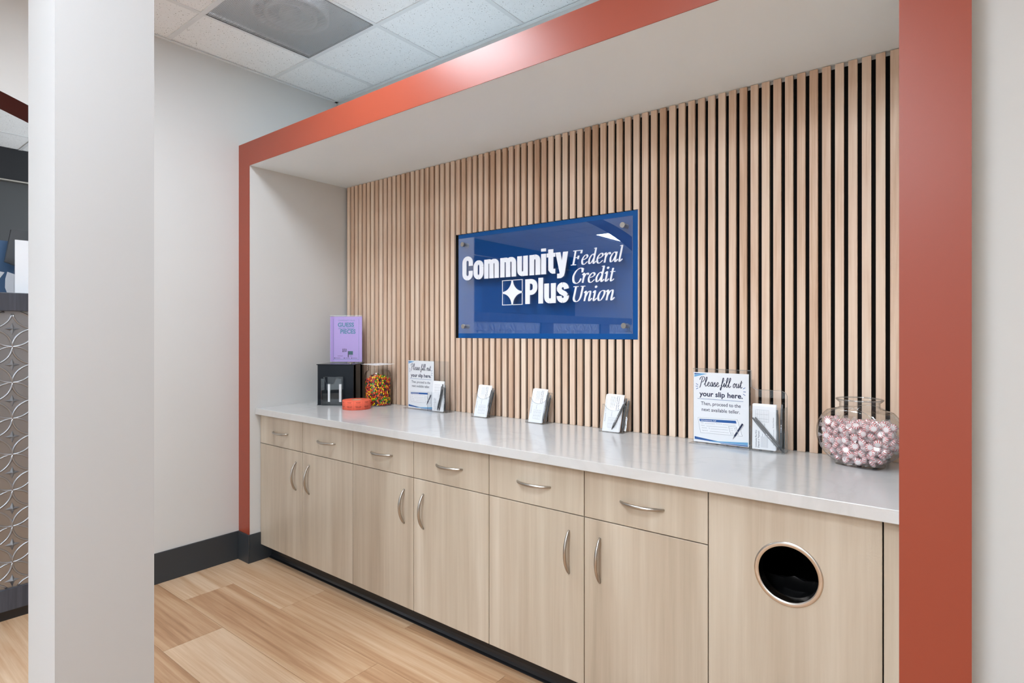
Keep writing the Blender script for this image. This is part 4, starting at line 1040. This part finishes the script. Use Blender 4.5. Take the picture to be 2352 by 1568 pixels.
V_ = [c for c in cells if vis(c)]; V_.sort(key=lambda c: -(c[0]*view[0]+c[1]*view[1])); indiv = V_[:290]; ids = set(map(id, indiv))
for c in indiv:
    k = rng.choices(cols, (2, 2.4, 2.8, 1.6, 2.2))[0]
    o = bpy.data.objects.new('candy', cm[k]); COL.objects.link(o); o.location = (-2.849+c[0], 2.301+c[1], ZCT+c[2]); o.rotation_euler = (rng.uniform(0, 3), rng.uniform(0, 3), 0)
    tag(o, 'small round %s candy in the tall glass jar' % cn[k], 'candy', cn[k]+' candies in the jar')
rest = MB(); r_ = .0062
for c in cells:
    if id(c) in ids or (c[3] > 2 and not c[4]): continue
    mi = rng.choices(range(5), (2, 2.4, 2.8, 1.6, 2.2))[0]; x, y, z = c[:3]
    vs = [(x+r_, y, z), (x, y+r_, z), (x-r_, y, z), (x, y-r_, z), (x, y, z+r_*.8), (x, y, z-r_*.8)]
    rest.add(vs, [(0, 1, 4), (1, 2, 4), (2, 3, 4), (3, 0, 4), (1, 0, 5), (2, 1, 5), (3, 2, 5), (0, 3, 5)], mi)
o = obj('candy_filling', rest, cols, None, smooth=True, loc=(-2.849, 2.301, ZCT)); tag(o, 'mass of mixed coloured candies deep inside the tall glass jar', 'candy', 'candies in the jar', 'stuff')

# ================================================================== PEPPERMINT BOWL
BX, BY, BRZ = -.262, 2.262, R(-20)
bowl = thing('glass_bowl', 'round clear glass fishbowl jar of peppermints beside the orange post', 'bowl', (BX, BY, ZCT), BRZ)
def bowl_section(z):
    zc, hz = .107, .111
    q = max(0., 1-((z-zc)/hz)**2)
    a = .130*q**.5; b = .070*max(0., 1-abs((z-zc)/hz)**4)**.32; e = 4.2
    if z < .012: a = max(a, .070); b = max(b, .046)
    if z > .186:
        k = min(1, (z-.186)/.012); k = k*k*(3-2*k); a = a*(1-k)+.0600*k; b = b*(1-k)+.0600*k; e = e*(1-k)+2*k
    if z > .214: k = min(1, (z-.214)/.008); a = .060+.009*k; b = .060+.009*k; e = 2
    return a, b, e
zs = [.0006, .004, .008, .012, .018, .028, .04, .055, .07, .085, .1, .115, .13, .145, .158, .17, .18, .186, .190, .194, .198, .206, .214, .219, .222, .2255]
mb = MB(); NS = 72; rowsB = []
for z in zs:
    a, b, e = bowl_section(z); row = []
    for k in range(NS):
        an = 2*math.pi*k/NS; c, s_ = math.cos(an), math.sin(an)
        row.append((a*math.copysign(abs(c)**(2/e), c), b*math.copysign(abs(s_)**(2/e), s_), z))
    rowsB.append(row)
for A, B in zip(rowsB[:-1], rowsB[1:]):
    for k in range(NS): j = (k+1) % NS; mb.quad(A[k], A[j], B[j], B[k])
mb.poly(rowsB[0][::-1])
o = obj('glass_body', mb, 'glass', bowl)
b_ = bmesh.new(); b_.from_mesh(o.data); bmesh.ops.remove_doubles(b_, verts=b_.verts, dist=1e-6); b_.to_mesh(o.data); b_.free(); o.data.polygons.foreach_set('use_smooth', [True]*len(o.data.polygons))
o = obj('rim', MB().tube([(.069*math.cos(2*math.pi*k/48), .069*math.sin(2*math.pi*k/48), .2255) for k in range(49)], .0026, 8), 'edge', bowl, smooth=True)
# flat front and back discs show as fine bright edges
for sgn in (-1, 1):
    pts = []
    for k in range(49):
        an = 2*math.pi*k/48; pts.append((.104*math.cos(an), sgn*.0685, .107+.094*math.sin(an)))
    obj('disc_edge', MB().tube(pts, .0009, 5), 'edge', bowl, smooth=True)
mint = MB(); r = .0125; pr_ = [(r*.55, -.0058), (r*.82, -.0052), (r*.97, -.003), (r, 0), (r*.97, .003), (r*.82, .0052), (r*.55, .0058)]
mint_me = mint.lathe(pr_, seg=20).mesh('peppermint', 'mint'); mint_me.polygons.foreach_set('use_smooth', [True]*len(mint_me.polygons))
wm = MB(); rng = random.Random(2)
for s_ in (-1, 1):
    inner = [(s_*.0118, .0055*math.cos(2*math.pi*k/8), .0045*math.sin(2*math.pi*k/8)) for k in range(8)]
    neck = [(s_*.0150, .002*math.cos(2*math.pi*k/8+.8), .002*math.sin(2*math.pi*k/8+.8)) for k in range(8)]
    fan = [(s_*(.0245+rng.uniform(-.002, .002)), .0085*math.cos(2*math.pi*k/8+1.3), (.0025+.002*(k % 2))*math.sin(2*math.pi*k/8+1.3)*2) for k in range(8)]
    for A, B in ((inner, neck), (neck, fan)):
        for k in range(8): j = (k+1) % 8; wm.quad(A[k], A[j], B[j], B[k])
film = [(.006, -.0068), (.0115, -.0060), (.0138, -.002), (.0138, .002), (.0115, .0060), (.006, .0068)]
wm.lathe([(r_*(1+rng.uniform(-.03, .03)), z_) for r_, z_ in film], seg=12)
wrap_me = wm.mesh('wrapper', 'wrap')
pts = []; rng = random.Random(21); tries = 0
def fits(p, m): 
    a, b, e = bowl_section(p[2]); a -= m; b -= m
    return a > 0 and b > 0 and (abs(p[0])/a)**e+(abs(p[1])/b)**e < 1
from mathutils import kdtree
cand = []
for tr_ in range(60000):
    p = (rng.uniform(-.13, .13), rng.uniform(-.07, .07), .0145+rng.random()*.135)
    top = .146+.006*math.sin(p[0]*40)+.004*math.cos(p[1]*70)
    if p[2] > top or not fits(p, .0205): continue
    # keep the middle of the heap empty: only candies near the glass or the top can be seen
    if fits(p, .056) and p[2] < top-.035: continue
    ok = True
    for q in pts:
        if (p[0]-q[0])**2+(p[1]-q[1])**2+(p[2]-q[2])**2 < .0200**2: ok = False; break
    if ok: pts.append(p)
    if len(pts) > 285: break
cb_, sb_ = math.cos(BRZ), math.sin(BRZ)
for p in pts:
    o = bpy.data.objects.new('peppermint', mint_me); COL.objects.link(o)
    o.location = (BX+p[0]*cb_-p[1]*sb_, BY+p[0]*sb_+p[1]*cb_, ZCT+p[2]); o.rotation_euler = (rng.uniform(.5, 2.4), rng.uniform(-.7, .7), rng.uniform(0, 6.28))
    tag(o, 'red and white striped peppermint in a clear wrapper inside the glass bowl', 'candy', 'peppermints in the glass bowl')
    w_ = bpy.data.objects.new('wrapper', wrap_me); COL.objects.link(w_); w_.parent = o
